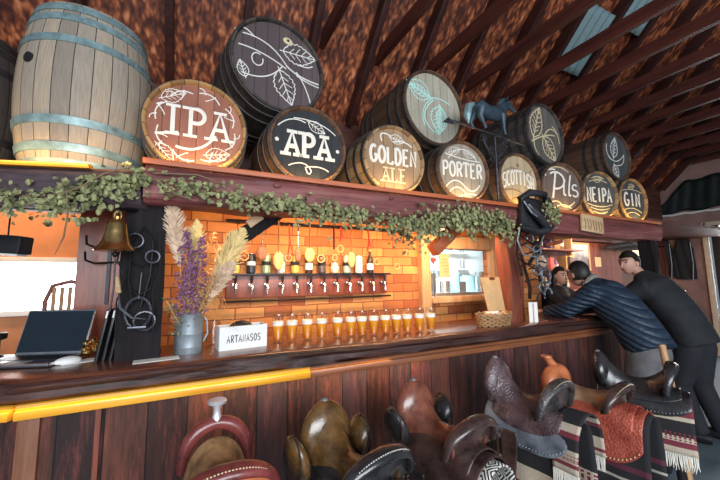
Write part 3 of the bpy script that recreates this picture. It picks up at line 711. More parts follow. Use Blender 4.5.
# upright barrels on the side shelf
def upright(label, x, y, z, Rh, Rb, L, st, hp, rot=0):
    t = barrel('barrel', label, (x, y, z+L), Rh, Rb, L, st, HD('plain head %s' % x, (.3, .25, .2), (.4, .33, .26)), hp, hoops=(.02, .115, .26), group='plain barrels standing upright', hw=.042)
    t.rotation_euler = (rad(-90), 0, 0)
    return t
u = upright('weathered upright barrel with blue grey hoops left of IPA', -.585, 2.36, 2.062, .255, .31, .9, ST['grey'], W['hoop'])
b = MB(); a = rad(22); b.lathe([(.026, 0), (.026, .012)], 16, (0, 0, 0), 'Y'); o = b.build('bung_hole', W['black'], u)
dv = V((-.62, -.785, 0)).normalized(); o.rotation_euler = (0, 0, 0)
# local frame of the upright barrel: local x = world x, local z = world y, local y = -world z
hp_ = V((dv.x*.3035, .35, dv.y*.3035)); o.location = hp_; o.rotation_mode = 'QUATERNION'; o.rotation_quaternion = V((0, 1, 0)).rotation_difference(V((dv.x, 0, dv.y)))
upright('dark upright barrel cut by the left edge of the photo', -1.25, 2.62, 2.062, .25, .3, .82, ST['dark'], W['hoopd'])
# iron rings leaning at the end of the shelf
for i in range(2):
    b = MB(); R_ = .23-.03*i; b.tube([(0, R_*math.cos(2*pi*k/28), R_*math.sin(2*pi*k/28)) for k in range(29)], .011, 8)
    o = b.build('iron_ring', W['blackmetal'], loc=(4.895+.03*i, 2.27-.03*i, 2.069+R_+.011)); o.rotation_euler = (0, rad(0), 0)
    tag(o, ['larger', 'smaller'][i]+' black iron ring standing beside the GIN barrel at the beam end', 'iron ring')

# horse weathervane: stands on the beam in front of the barrels
wv = thing('weathervane', 'wrought iron horse weathervane on a pole in front of the SCOTTISH barrel', 'weathervane', (2.245, 1.93, 2.115))
b = MB(); b.tube([(0, 0, 0), (.0, 0, .56)], .009, 8); b.lathe([(.03, 0), (.028, .012), (.01, .02)], 12); b.build('pole', W['iron'], wv)
b = MB(); b.tube([(-.47, 0, .61), (.36, 0, .55)], .009, 8); b.plate([(-.5, .63), (-.56, .58), (-.44, .585)], -.006, .006); b.build('arrow_bar', W['iron'], wv)
b = MB()
for sg in (-1, 1):
    pts = [(sg*.13, .56), (sg*.125, .5), (sg*.1, .45), (sg*.05, .41), (0, .38)]; b.tube([(x, 0, z) for x, z in pts], .008, 6)
    b.tube([(sg*.13+sg*.03*math.cos(a), 0, .53+.03*math.sin(a)) for a in [k*.45 for k in range(13)]], .006, 6)
    b.tube([(sg*.045+.022*math.cos(a), 0, .45+.022*math.sin(a)) for a in [k*.5 for k in range(12)]], .005, 6)
    b.tube([(sg*.04+.02*math.cos(a), 0, .36+.02*math.sin(a)) for a in [k*.5 for k in range(12)]], .005, 6)
b.build('scrollwork', W['iron'], wv)
W['vanehorse'] = mat('blue black horse', (.035, .06, .085), .5, .3, .4, 14, .1)
b = MB()     # horse body: facing right, moving
b.tube([(-.21, 0, .77), (-.16, 0, .785), (-.06, 0, .765), (.04, 0, .77), (.09, 0, .79)], [.03, .07, .062, .07, .055], 12, flat=(1, .75))
b.tube([(.06, 0, .79), (.13, 0, .85), (.18, 0, .895)], [.062, .045, .032], 10, flat=(1, .7))
b.tube([(.16, 0, .905), (.22, 0, .875), (.265, 0, .845)], [.036, .027, .018], 10, flat=(1, .75))
b.tube([(.165, .015, .92), (.17, .02, .955)], [.012, .003], 6); b.tube([(.165, -.015, .92), (.17, -.02, .955)], [.012, .003], 6)
for pts, r in (([(-.17, -.03, .76), (-.19, -.03, .69), (-.15, -.03, .64), (-.13, -.03, .6)], [.045, .028, .014, .014]), ([(-.17, .03, .76), (-.22, .03, .7), (-.235, .03, .65), (-.21, .03, .61)], [.045, .026, .014, .014]),
               ([(.07, -.03, .76), (.08, -.03, .69), (.085, -.03, .63), (.1, -.03, .585)], [.038, .022, .013, .014]), ([(.07, .03, .76), (.13, .03, .7), (.115, .03, .65), (.1, .03, .6)], [.038, .022, .013, .013])):
    b.tube(pts, r, 8)
b.build('horse', W['vanehorse'], wv, 80)
b = MB(); b.tube([(-.23, 0, .8), (-.28, 0, .77), (-.3, 0, .68), (-.29, 0, .62)], [.02, .032, .03, .006], 8); plabel(b.build('tail', W['hoop'], wv), 'pale blue tail')
b = MB(); b.tube([(.06, 0, .855), (.12, 0, .91), (.165, 0, .94)], [.012, .022, .01], 6, flat=(1, .5)); b.build('mane', W['vanehorse'], wv)
CT = 1.1002                                           # counter top height
# ------------------------------------------------------------------ beer glasses
def make_beer():
    t = thing('beer_glass', '', 'beer glass', (0, 0, 0), 0, 'pints of beer lined up on the counter')
    b = MB(); hh = .176
    b.lathe([(.004, 0), (.029, .0), (.031, .004), (.03, .03), (.0335, .075), (.0385, .13), (.0385, .165), (.0375, hh), (.0355, hh), (.0365, .16), (.0362, .13), (.0312, .075), (.0278, .032), (.026, .014), (.004, .012)], 24)
    b.build('glass', W['glass'], t)
    b = MB(); b.lathe([(.004, .0135), (.0255, .0145), (.0274, .032), (.0308, .075), (.0335, .1), (.0338, .102), (.004, .102)], 24); b.build('beer', W['beer'], t)
    b = MB(); b.lathe([(.004, .1025), (.0338, .1025), (.0355, .122), (.0355, .128), (.028, .131), (.004, .132)], 24); b.build('foam', W['foam'], t)
    b = MB()
    for i, c in enumerate('BTM'):                      # lettering printed round the rim
        for st in GL[c]:
            b.tube([(.0395*math.sin((i-1)*.55+(px-.5)*.42), -.0395*math.cos((i-1)*.55+(px-.5)*.42), .14+.024*pz) for px, pz in st], .0013, 5)
    b.build('lettering', mat('dark print', (.12, .05, .03), .6), t)
    return t
gx = [277.5, 292, 308, 323, 339, 352, 363, 374.5, 385.5, 396, 406, 417, 427.5]
beer0 = make_beer(); bw = ['nearest the white box', 'second from the white box', 'third from the white box', 'fourth from the white box', 'fifth from the white box', 'sixth from the white box', 'in the middle of the row', 'sixth from the basket end', 'fifth from the basket end', 'fourth from the basket end', 'third from the basket end', 'second from the basket end', 'nearest the basket at the end of the row']
BX = [.50, .587, .686, .782, .892, .985, 1.065, 1.152, 1.24, 1.325, 1.41, 1.51, 1.605]
for i, x in enumerate(BX):
    p = (x, 2.205-.012*i, CT); l = 'pint of amber beer with white foam, '+bw[i]
    if i == 0: beer0.location = p; beer0['label'] = l
    else: dup(beer0, p, rnd.uniform(-.3, .3), l)

# white wooden box with writing
t = thing('wooden_box', 'small white wooden box with black lettering beside the first pint', 'box', (.272, 2.16, CT), rad(7))
b = MB(); b.box((0, 0, .008), (.27, .12, .014)); b.box((0, -.056, .065), (.27, .012, .13)); b.box((0, .056, .065), (.27, .012, .13)); b.box((-.13, 0, .065), (.012, .1, .13)); b.box((.13, 0, .065), (.012, .1, .13))
b.build('case', W['white'], t); b = MB(); text(b, 'ARTANASOS', -.0, .06, .19, .04, .0028, -.0625, 0, .3); b.build('lettering', W['black'], t)
t = tag(MB().ball((.27, 2.17, CT+.1), (.075, .035, .055), 14, 8).build('black_cloth', W['black']), 'black rolled cloth inside the white wooden box', 'cloth')
# glass jar behind the can
b = MB(); b.lathe([(.004, 0), (.042, 0), (.045, .01), (.045, .12), (.036, .14), (.036, .15), (.034, .15), (.034, .138), (.042, .118), (.042, .012), (.004, .01)], 20, (.128, 2.31, CT))
tag(b.build('glass_jar', W['glass']), 'empty glass jar between the zinc can and the white box', 'jar')
b = MB(); b.lathe([(.004, 0), (.05, 0), (.05, .16), (.03, .19), (.004, .2)], 18, (.02, 2.38, CT)); tag(b.build('black_canister', W['black']), 'black canister behind the zinc can', 'canister')

# zinc can with dried flowers
VX, VY = -.01, 2.14
t = thing('zinc_can', 'grey zinc can holding dried flowers on the counter', 'can', (VX, VY, CT))
b = MB(); b.lathe([(.004, 0), (.068, 0), (.07, .005), (.07, .03), (.072, .035), (.07, .04), (.0715, .1), (.0735, .105), (.0715, .11), (.073, .215), (.077, .222), (.073, .226), (.069, .22), (.066, .02), (.004, .015)], 28); b.build('body', W['zinc'], t)
b = MB(); b.tube([(.07, 0, .19), (.09, -.01, .17), (.095, -.02, .1), (.075, -.02, .06)], .005, 8); b.build('handle', W['zinc'], t)
W['pampas'] = mat('pampas', (.78, .6, .44), .9, 0, .2, 30); W['pampas2'] = mat('yellow pampas', (.92, .7, .34), .9, 0, .2, 30); W['purple'] = mat('purple dried flower', (.16, .035, .12), .85, 0, .5, 60, c2=(.4, .18, .32)); W['straw'] = mat('straw leaves', (.55, .34, .14), .8, 0, .35, 40)
def plume(nm, label, tip, mt, L0=.35, w=.05, seed=0, base=(0, 0)):
    r = random.Random(seed); b = MB(); b0 = V((VX+base[0], VY+base[1], CT+.02)); tip = V(tip); mid = (b0+tip)/2 + V((0, 0, .08))
    c = [((1-q)**2*b0 + 2*q*(1-q)*mid + q*q*tip) for q in [i/20 for i in range(21)]]
    o = MB().tube(c, .0028, 6)
    root = thing(nm, label, 'dried flower', b0, 0, 'dried flowers in the zinc can')
    o.bm.verts.ensure_lookup_table(); bmesh.ops.translate(o.bm, verts=o.bm.verts[:], vec=-b0); o.build('stem', W['straw'], root)
    n = 900
    for i in range(n):
        q = L0 + (1-L0)*r.random(); k = min(19, int(q*20)); p = c[k].lerp(c[k+1], q*20-k); t_ = (c[k+1]-c[k]).normalized()
        sp = math.sin(pi*min(1, (q-L0)/(1-L0))**.75)*.9+.15
        d = (t_*1.3 + V((r.uniform(-1, 1), r.uniform(-1, 1), r.uniform(-1, .6)))*.8).normalized()
        e = p + d*w*sp*r.uniform(.5, 1.3) + V((0, 0, -.008))
        b.tube([p-b0, (p+e)/2-b0+V((0, 0, .004)), e-b0], [.002, .0045, .001], 4, cap=False)
    b.build('plume', mt, root)
def at_(x, y, Yp):
    d = (x-360)/335*cr - (y-240)/335*cu + cf; k = Yp/d.y; return V((0, 0, H)) + d*k
plume('pampas_plume', 'tall pale pampas plume leaning left, against the black post', at_(171, 198, 2.06), W['pampas'], .5, .085, 1)
plume('pampas_plume', 'yellow pampas plume leaning right towards the taps', at_(243, 229, 2.1), W['pampas2'], .42, .11, 2)
plume('pampas_plume', 'short cream pampas plume upright behind the purple flowers', at_(197, 220, 2.2), W['pampas2'], .5, .075, 3)
plume('pampas_plume', 'short pale plume low on the right of the bunch', at_(232, 262, 2.05), W['pampas'], .45, .08, 4)
def sprig(label, tip, mt, n, seed, sz, spread, L0=.4, leafy=False, nm='dried_sprig'):
    r = random.Random(seed); b0 = V((VX+r.uniform(-.03, .03), VY+r.uniform(-.03, .03), CT+.02)); tip = V(tip); root = thing(nm, label, 'dried flower', b0, 0, 'dried flowers in the zinc can')
    s = MB(); b = MB(); mid = (b0+tip)/2+V((0, 0, .03))
    c = [((1-q)**2*b0 + 2*q*(1-q)*mid + q*q*tip) - b0 for q in [i/16 for i in range(17)]]; s.tube(c, .0025, 5)
    for i in range(n):
        q = L0+(1-L0)*r.random(); k = min(15, int(q*16)); p = c[k].lerp(c[k+1], q*16-k); d = V((r.uniform(-1, 1), r.uniform(-1, 1), r.uniform(-.2, 1))).normalized(); e = p+d*spread*(1.15-q)*r.uniform(.3, 1.2)
        s.tube([p, e], .0009, 3, cap=False)
        if leafy: b.leaf(e, d, (r.uniform(-1, 1), r.uniform(-1, 1), 1), sz*r.uniform(.7, 1.4), sz*.45)
        else: b.ball(e, sz*r.uniform(.6, 1.2), 6, 4)
    s.build('stem', W['straw'], root); b.build('flowers', mt, root)
sprig('purple dried flower spray at the centre of the bunch', at_(186, 232, 2.05), W['purple'], 300, 5, .0075, .11, .3, nm='purple_flower')
sprig('purple dried flower spray leaning right, beside the cream plume', at_(203, 238, 2.05), W['purple'], 240, 6, .007, .1, .35, nm='purple_flower')
sprig('low purple dried flower spray just above the can rim', at_(190, 265, 2.0), W['purple'], 220, 16, .007, .1, .35, nm='purple_flower')
sprig('yellow leafy dried sprig on the right side of the bunch', at_(222, 250, 2.1), W['pampas2'], 90, 7, .022, .07, .35, True)
sprig('straw coloured leafy sprig low on the right of the bunch', at_(216, 275, 2.0), W['straw'], 80, 8, .024, .07, .35, True)
sprig('brown leafy sprig upright behind the yellow plume', at_(214, 232, 2.25), W['straw'], 90, 9, .02, .06, .4, True)
sprig('grey green leafy sprig drooping left over the can rim', at_(166, 300, 2.05), W['leaf'], 70, 10, .022, .06, .3, True)
b = MB()
for i in range(9):
    a = -.6+i*.2; b.tube([(VX+.02, VY, CT+.2), (VX+.06+.03*i*.4, VY-.05, CT+.25+.01*i), (VX+.09+.02*i, VY-.09, CT+.2-.012*i)], [.004, .006, .001], 5, flat=(.3, 1))
for i in range(8): b.tube([(VX-.02, VY, CT+.2), (VX-.07-.01*i, VY-.03, CT+.25), (VX-.12-.012*i, VY-.05, CT+.21+.008*i)], [.003, .005, .001], 5, flat=(.3, 1))
tag(b.build('dried_grass', W['straw']), 'dry grass blades curling over the rim of the zinc can', 'dried flower', 'dried flowers in the zinc can')

# laptop, mouse, papers
t = thing('laptop', 'open silver laptop with dark screen at the left end of the counter', 'laptop', (-.73, 2.3, CT), rad(-4))
MB().box((0, 0, .012), (.34, .24, .018), None, .006).build('base', W['steel'], t)
MB().box((0, .02, .0215), (.29, .11, .003)).build('keyboard', W['black'], t); MB().box((0, -.08, .0215), (.1, .06, .002)).build('touchpad', W['zinc'], t)
R_ = MX.Rotation(rad(-17), 3, 'X'); pz = V((0, .118, .02)); b = MB(); b.box(pz+R_ @ V((0, .006, .115)), (.34, .008, .235), R_, .004); s_ = b.build('lid', W['steel'], t)
b = MB(); b.box(pz+R_ @ V((0, .0005, .117)), (.326, .004, .215), R_); b.build('screen', mat('dark screen', (.012, .02, .03), .12, 0, .1), s_)
t.rotation_euler = (0, 0, rad(-20)); t.location = (-.71, 2.27, CT)
t = thing('computer_mouse', 'white computer mouse beside the laptop', 'mouse', (-.535, 2.165, CT), rad(-60))
MB().ball((0, 0, .012), (.034, .055, .022), 16, 10, None, lambda p, q: V((q.x, q.y, max(q.z, -.0115)))).build('shell', W['white'], t); MB().box((0, .03, .0325), (.003, .03, .004)).build('wheel', W['black'], t)
for nm, x, y, rz, z, l in (('paper_sheet', -.47, 2.19, .4, 0, 'white paper leaflet under the black menus by the mouse'), ('paper_sheet', -.15, 2.03, .1, 0, 'white paper slip lying in front of the black post')):
    b = MB(); b.box((0, 0, .0015), (.2 if z == 0 else .1, .08, .002)); o = b.build(nm, W['paper'], loc=(x, y, CT)); o.rotation_euler = (0, 0, rz); tag(o, l, 'paper')
# black menus standing against each other
for i in range(3):
    b = MB(); b.box((0, 0, .13), (.012, .17, .26), None, .002); b.box((0, -.086, .225), (.0125, .002, .02), None)
    o = b.build('menu_folder', [W['black']], loc=(-.405+.027*i, 2.19+.012*i, CT)); o.rotation_euler = (0, rad(9), rad(-8))
    b = MB(); b.box((0, -.0875, .235), (.007, .002, .035)); plabel(b.build('spine_mark', W['paper'], o), 'white mark on the spine')
    tag(o, ['leftmost', 'middle', 'rightmost'][i]+' of the black menu folders standing beside the post', 'menu', 'black menu folders')
b = MB()
for i in range(14): b.ball((-.47+rnd.uniform(-.04, .04), 2.33+rnd.uniform(-.03, .03), CT+.02+.012*(i % 6)), .02, 8, 6)
tag(b.build('trinket_bundle', W['brass']), 'bundle of brass trinkets behind the black menus', 'trinkets')
# brass bell on a bracket fixed to the post
t = thing('brass_bell', 'brass bell hanging from an iron bracket on the black post', 'bell', (-.335, 1.93, 1.64))
b = MB(); b.lathe([(.082, 0), (.086, .004), (.08, .014), (.066, .03), (.055, .055), (.047, .09), (.043, .125), (.036, .142), (.02, .152), (.002, .155)], 32)
b.lathe([(.079, .002), (.06, .03), (.05, .055), (.04, .12), (.002, .14)], 32, cap=False); b.build('bell_body', W['brass'], t)
b = MB(); b.tube([(.014*math.cos(a), .014*math.sin(a)*0, .172+.02*math.sin(a)) for a in [k*.52 for k in range(13)]], .006, 8); b.lathe([(.012, .15), (.012, .165), (.006, .17)], 12); b.build('crown', W['brass'], t)
b = MB(); b.tube([(0, 0, .13), (0, 0, -.01)], .004, 6); b.ball((0, 0, -.015), .014, 10, 7); b.tube([(0, 0, -.025), (.004, 0, -.16), (-.004, 0, -.28)], .004, 6); b.build('clapper', W['blackmetal'], t)
b = MB(); b.tube([(0, 0, .185), (0, .04, .21), (.06, .12, .22), (.07, .15, .22)], .008, 8); b.build('bracket', W['blackmetal'], t)
# iron hooks left of the bell
t = thing('iron_hook_rack', 'curled iron rack fixed on the red boards left of the bell', 'hook rack', (-.5, 2.7, 1.5))
b = MB(); b.box((0, .01, .1), (.02, .02, .5))
for z in (.22, .12): b.tube([(0, 0, z), (-.06, -.06, z-.01), (-.1, -.1, z+.01), (-.1, -.12, z+.06)], .007, 7); b.tube([(0, 0, z), (.07, -.06, z), (.13, -.1, z-.02)], .006, 7)
b.build('rack', W['blackmetal'], t)

# tack hanging on the black post
def straps(name, label, cat, paths, m, r=.01, flat=(.3, 1)):
    b = MB()
    for p in paths: b.tube(p, r, 7, flat=flat)
    return tag(b.build(name, m), label, cat)
PX, PY = -.24, 2.045
straps('bridle', 'black leather bridle with hanging cheek straps on the black post', 'bridle', [[(PX, PY, 1.78), (PX-.05, PY-.015, 1.68), (PX-.05, PY-.02, 1.5), (PX-.03, PY-.02, 1.38)], [(PX, PY, 1.78), (PX+.05, PY-.015, 1.7), (PX+.045, PY-.02, 1.52), (PX+.01, PY-.02, 1.36)], [(PX-.05, PY-.025, 1.6), (PX, PY-.03, 1.57), (PX+.05, PY-.025, 1.6)], [(PX-.04, PY-.02, 1.46), (PX, PY-.04, 1.43), (PX+.04, PY-.02, 1.46)]], W['black'], .012)
t = thing('stirrup', 'dark iron stirrup hanging low on the black post', 'stirrup', (PX+.0, PY-.03, 1.24))
b = MB(); b.tube([(.055*math.cos(a), 0, .1+.075*math.sin(a)) for a in [(-60+i*20)*pi/180 for i in range(16)]], .008, 8); b.build('hoop', W['iron'], t); MB().box((0, 0, .03), (.08, .035, .012), None, .003).build('tread', W['iron'], t)
MB().tube([(0, 0, .17), (.005, .01, .3)], .009, 6, flat=(.4, 1)).build('strap', W['black'], t)
t = thing('sickle', 'small curved iron sickle sticking out of the black post tack', 'sickle', (PX-.02, PY-.06, 1.42))
b = MB(); b.tube([(-.06, 0, .02), (-.05, 0, -.05), (.0, 0, -.1), (.06, 0, -.11)], [.01, .022, .02, .004], 8, flat=(.25, 1)); b.build('blade', W['zinc'], t); MB().tube([(-.06, 0, .02), (-.075, .01, .1)], .012, 8).build('handle', W['palewood'], t)
for i, (dx, z, r) in enumerate(((-.03, 1.7, .035), (.05, 1.62, .03), (.03, 1.3, .045))):
    b = MB(); b.tube([(PX+dx+r*math.cos(a), PY-.04, z+r*math.sin(a)) for a in [k*2*pi/16 for k in range(17)]], .006, 7)
    tag(b.build('iron_ring', W['iron']), ['iron ring near the top of the black post', 'iron ring in the middle of the black post', 'large iron ring low on the black post'][i], 'iron ring')
straps('leather_strap', 'twisted black strap looping on the left edge of the black post', 'strap', [[(PX-.08, PY-.01, 1.75), (PX-.1, PY-.03, 1.6), (PX-.06, PY-.05, 1.52), (PX-.09, PY-.04, 1.4), (PX-.085, PY-.03, 1.2)], [(PX+.07, PY-.01, 1.76), (PX+.085, PY-.03, 1.55), (PX+.06, PY-.05, 1.45), (PX+.07, PY-.03, 1.25)]], W['soot'], .011)

# ------------------------------------------------------------------ taps on the brick wall
t = thing('tap_rail', 'red brown tap board with a row of beer taps on the brick wall', 'beer taps', (0, 2.665, 0))
MB().box((.9, 0, 1.445), (1.36, .04, .17), None, .006).build('board', W['redwood'], t)
b = MB(); b.box((.9, -.02, 1.535), (1.4, .08, .012)); b.tube([(.2, -.05, 1.34), (1.6, -.05, 1.34)], .008, 8); b.build('rail', W['blackmetal'], t)
for i in range(12):
    x = .275+.1135*i; b = MB(); b.tube([(x, -.02, 1.46), (x, -.075, 1.46), (x, -.085, 1.44), (x, -.09, 1.39)], [.011, .011, .012, .008], 8); b.lathe([(.016, 0), (.016, .014)], 12, (x, -.04, 1.46), 'Y'); tp_ = b.build('tap', W['steel'], t)
    b = MB(); b.tube([(x, -.075, 1.465), (x, -.08, 1.5), (x, -.085, 1.53)], [.006, .011, .009], 8); b.build('handle', W['black'], tp_)
CANS = [('can', (.75, .52, .12), 'yellow', .0), ('can', (.02, .03, .05), 'black', 0), ('can', (.3, .42, .25), 'green', .005), ('can', (.7, .5, .46), 'pale pink', 0), ('can', (.7, .42, .08), 'golden', 0), ('bottle', (.05, .02, .012), 'dark brown', 0), ('can', (.08, .06, .06), 'charcoal', 0), ('small', (.75, .5, .35), 'peach', 0), ('can', (.35, .5, .38), 'mint green', 0), ('can', (.85, .82, .76), 'white', 0), ('bottle', (.03, .02, .015), 'black', 0)]
for i, (kd, c, nm, _) in enumerate(CANS):
    x = .275+.1135*i; m_ = mat('drink label '+nm, c, .35, .2, .12, 14)
    if kd == 'bottle':
        t = thing('beer_bottle', nm+' glass beer bottle standing on the tap rail', 'bottle', (x, 2.645, 1.541)); b = MB(); b.lathe([(.004, 0), (.03, 0), (.031, .004), (.031, .1), (.024, .13), (.013, .16), (.012, .19), (.014, .192), (.014, .2), (.004, .2)], 18); b.build('bottle', m_, t)
        MB().lathe([(.0316, .03), (.0316, .085)], 18, cap=False).build('paper_label', W['paper'], t); MB().lathe([(.015, .195), (.015, .204), (.003, .205)], 14).build('cap', W['brass'], t)
    else:
        h = .15 if kd == 'can' else .09
        t = thing('beer_can', nm+' beer can standing on the tap rail', 'beer can', (x, 2.645, 1.541)); b = MB(); b.lathe([(.004, .002), (.026, 0), (.033, .008), (.033, h-.015), (.028, h-.002), (.026, h), (.025, h-.004), (.004, h-.004)], 20); b.build('body', m_, t)
        b = MB(); b.lathe([(.0335, h*.42), (.0335, h*.62)], 20, cap=False); plabel(b.build('label_band', W['paper'] if i % 2 else W['soot'], t), 'printed band'); b = MB(); b.lathe([(.0275, h-.003), (.0275, h+.001), (.024, h+.001)], 20, cap=False); b.build('rim', W['steel'], t)
# hanging rail with wooden spoons and ornaments
b = MB(); b.tube([(.2, 2.6, 1.93), (1.75, 2.6, 1.93)], .012, 8); b.tube([(.3, 2.6, 1.93), (.3, 2.7, 1.93)], .01, 6); b.tube([(1.7, 2.6, 1.93), (1.7, 2.7, 1.93)], .01, 6)
tag(b.build('hanging_rail', W['blackmetal']), 'black iron rail under the beam holding the wooden spoons', 'rail')
def spoon(x, L, m_, l, w=.028):
    t = thing('wooden_spoon', l, 'spoon', (x, 2.583, 1.935), 0, 'wooden spoons hanging above the taps')
    b = MB(); b.tube([(0, 0, 0), (0, 0, -L*.7)], [.011, .009], 8, flat=(.6, 1)); b.build('handle', W['spoon2'] if m_ == W['spoon'] else W['steel'], t)
    MB().ball((0, -.002, -L*.82), (w*1.3, .011, L*.2), 14, 9).build('bowl', m_, t)
spoon(.455, .29, W['spoon2'], 'dark wooden spoon at the left end of the rail', .03); spoon(.58, .36, W['spoon'], 'longest pale wooden spoon left of the red ribbon', .03); spoon(.735, .3, W['spoon2'], 'thin dark spoon right of the red ribbon', .022); spoon(.83, .3, W['spoon'], 'pale wooden spoon with broad bowl in the middle of the rail', .032); spoon(1.2, .34, W['spoon'], 'pale wooden spoon near the right end of the rail', .026)
straps('leather_strap', 'short black strap hanging from the spoon rail', 'strap', [[(1.04, 2.585, 1.93), (1.04, 2.585, 1.74)]], W['soot'], .014)
for i, (x, L) in enumerate(((.66, .26), (1.1, .12), (1.36, .2))):
    b = MB(); b.tube([(x, 2.585, 1.93), (x+.01, 2.58, 1.93-L*.5), (x-.006, 2.585, 1.93-L)], .013, 6, flat=(.25, 1)); b.tube([(x, 2.58, 1.9), (x+.02, 2.575, 1.93-L*.8)], .008, 6, flat=(.3, 1))
    tag(b.build('red_ribbon', W['redcloth']), ['long red ribbon hanging between the pale spoons', 'short red ribbon in the middle of the rail', 'red ribbon at the right end of the rail'][i], 'ribbon')
for i, (x, z, r) in enumerate(((.33, 1.67, .032), (.66, 1.66, .026), (.93, 1.66, .03), (1.1, 1.745, .028), (1.05, 1.67, .022), (1.45, 1.64, .026), (1.66, 1.6, .024))):
    t = thing('hanging_ornament', ['round ornament at the far left above the yellow can', 'round ornament below the long red ribbon', 'round ornament right of the broad spoon', 'round ornament below the short red ribbon', 'small round ornament below the black strap', 'round ornament above the white can', 'round ornament at the far right end of the rail'][i], 'ornament', (x, 2.59, z), 0, 'small round ornaments hanging above the taps')
    b = MB(); b.tube([(r*math.cos(a), 0, r*math.sin(a)) for a in [k*2*pi/16 for k in range(17)]], .005, 6); b.build('ring', W['spoon'], t); MB().ball((0, 0, 0), (r*.55, .006, r*.55), 10, 6).build('disc', W['spoon2'], t); MB().tube([(0, 0, r), (0, 0, 1.93-z)], .0012, 4).build('string', W['redcloth'], t)

# ------------------------------------------------------------------ kitchen behind the hatch
t = thing('ceiling_light', 'long white kitchen light above the hatch', 'light', (2.9, 3.5, 2.33)); MB().box((0, 0, 0), (1.2, .12, .04)).build('tube_light', emit('kitchen tube', (.9, .97, 1), 14), t); MB().box((0, 0, .021), (1.25, .16, .01)).build('fitting', W['white'], t)
t = thing('work_table', 'steel work table behind the hatch', 'table', (3.0, 3.75, 0)); MB().box((0, 0, 1.27), (2.6, .5, .04)).build('top', W['steel'], t)
for sx in (-1.2, 1.2): MB().box((sx, 0, .625), (.05, .4, 1.25)).build('leg', W['steel'], t)
W['teal'] = mat('teal glass block', (.25, .6, .68), .3, 0, .25, 8)
for i, (x, w, h, c) in enumerate(((2.75, .07, .2, 'zinc'), (2.95, .05, .26, 'black'), (3.15, .09, .15, 'steel'), (3.35, .06, .3, 'teal'), (3.6, .1, .22, 'teal'), (3.85, .08, .28, 'steel'), (3.5, .05, .14, 'black'))):
    t = thing('kitchen_pot', ['zinc pot', 'black tall pot', 'low steel pot', 'slim teal jar', 'wide teal jar', 'tall steel pot', 'small black pot'][i]+' on the steel table seen through the hatch', 'pot', (x, 3.72, 1.291)); b = MB(); b.lathe([(.004, 0), (w, 0), (w, h), (w*.94, h), (w*.93, .01), (.004, .008)], 18); b.build('body', W[c], t)
    b = MB(); b.tube([(w, 0, h*.8), (w+.03, 0, h*.75), (w+.03, 0, h*.5), (w, 0, h*.45)], .006, 6); b.build('handle', W['blackmetal'], t)
for i, z in enumerate((1.62, 1.88)):
    tag(MB().box((3.25, 4.2, z), (1.7, .12, .02)).build('wall_shelf', W['white']), ['lower', 'upper'][i]+' white shelf on the kitchen wall', 'shelf')
    for j in range(9):
        x = 2.6+.17*j; h = rnd.uniform(.08, .17); b = MB(); b.lathe([(.004, 0), (.035, 0), (.035, h*.8), (.02, h), (.004, h)], 12, (x, 4.2, z+.011))
        tag(b.build('storage_jar', W[['teal', 'white', 'zinc'][j % 3]]), ['teal', 'white', 'grey'][j % 3]+' jar on the '+['lower', 'upper'][i]+' kitchen shelf, '+['far left', 'second from the left', 'third from the left', 'left of the middle', 'in the middle', 'right of the middle', 'third from the right', 'second from the right', 'far right'][j], 'jar', 'jars on the kitchen shelves')
t = thing('paper_notice', 'kraft paper notice pinned in the kitchen hatch', 'notice', (2.34, 2.745, 1.62)); MB().box((0, 0, 0), (.13, .004, .25)).build('sheet', W['kraft'], t)
b = MB()
for z in (.06, .03, -.01, -.04, -.07): b.tube([(-.04, -.003, z), (.04, -.003, z+.003)], .0025, 5)
b.build('writing', W['brownpaint'], t)
t = thing('heart_ornament', 'red heart ornament on a string at the left of the hatch', 'ornament', (2.115, 2.64, 1.66)); MB().plate([(0, -.035), (.03, 0), (.03, .018), (.016, .028), (0, .014), (-.016, .028), (-.03, .018), (-.03, 0)], -.006, .006).build('heart', W['redcloth'], t); MB().tube([(0, 0, .01), (0, 0, .16)], .0015, 5).build('string', W['soot'], t)
b = MB(); b.tube([(0, 0, -.03), (0, 0, -.5)], .003, 5); b.build('lower_string', W['soot'], t)
t = thing('price_board', 'pale strip of board with a dark lower lip above the hatch', 'board', (2.24, 2.5, 1.985), rad(0)); MB().box((-.0, 0, -.0), (.4, .02, .06), MX.Rotation(rad(-9), 3, 'Y')).build('board', W['white'], t); MB().box((0, -.006, -.036), (.42, .03, .015), MX.Rotation(rad(-9), 3, 'Y')).build('lip', W['soot'], t)

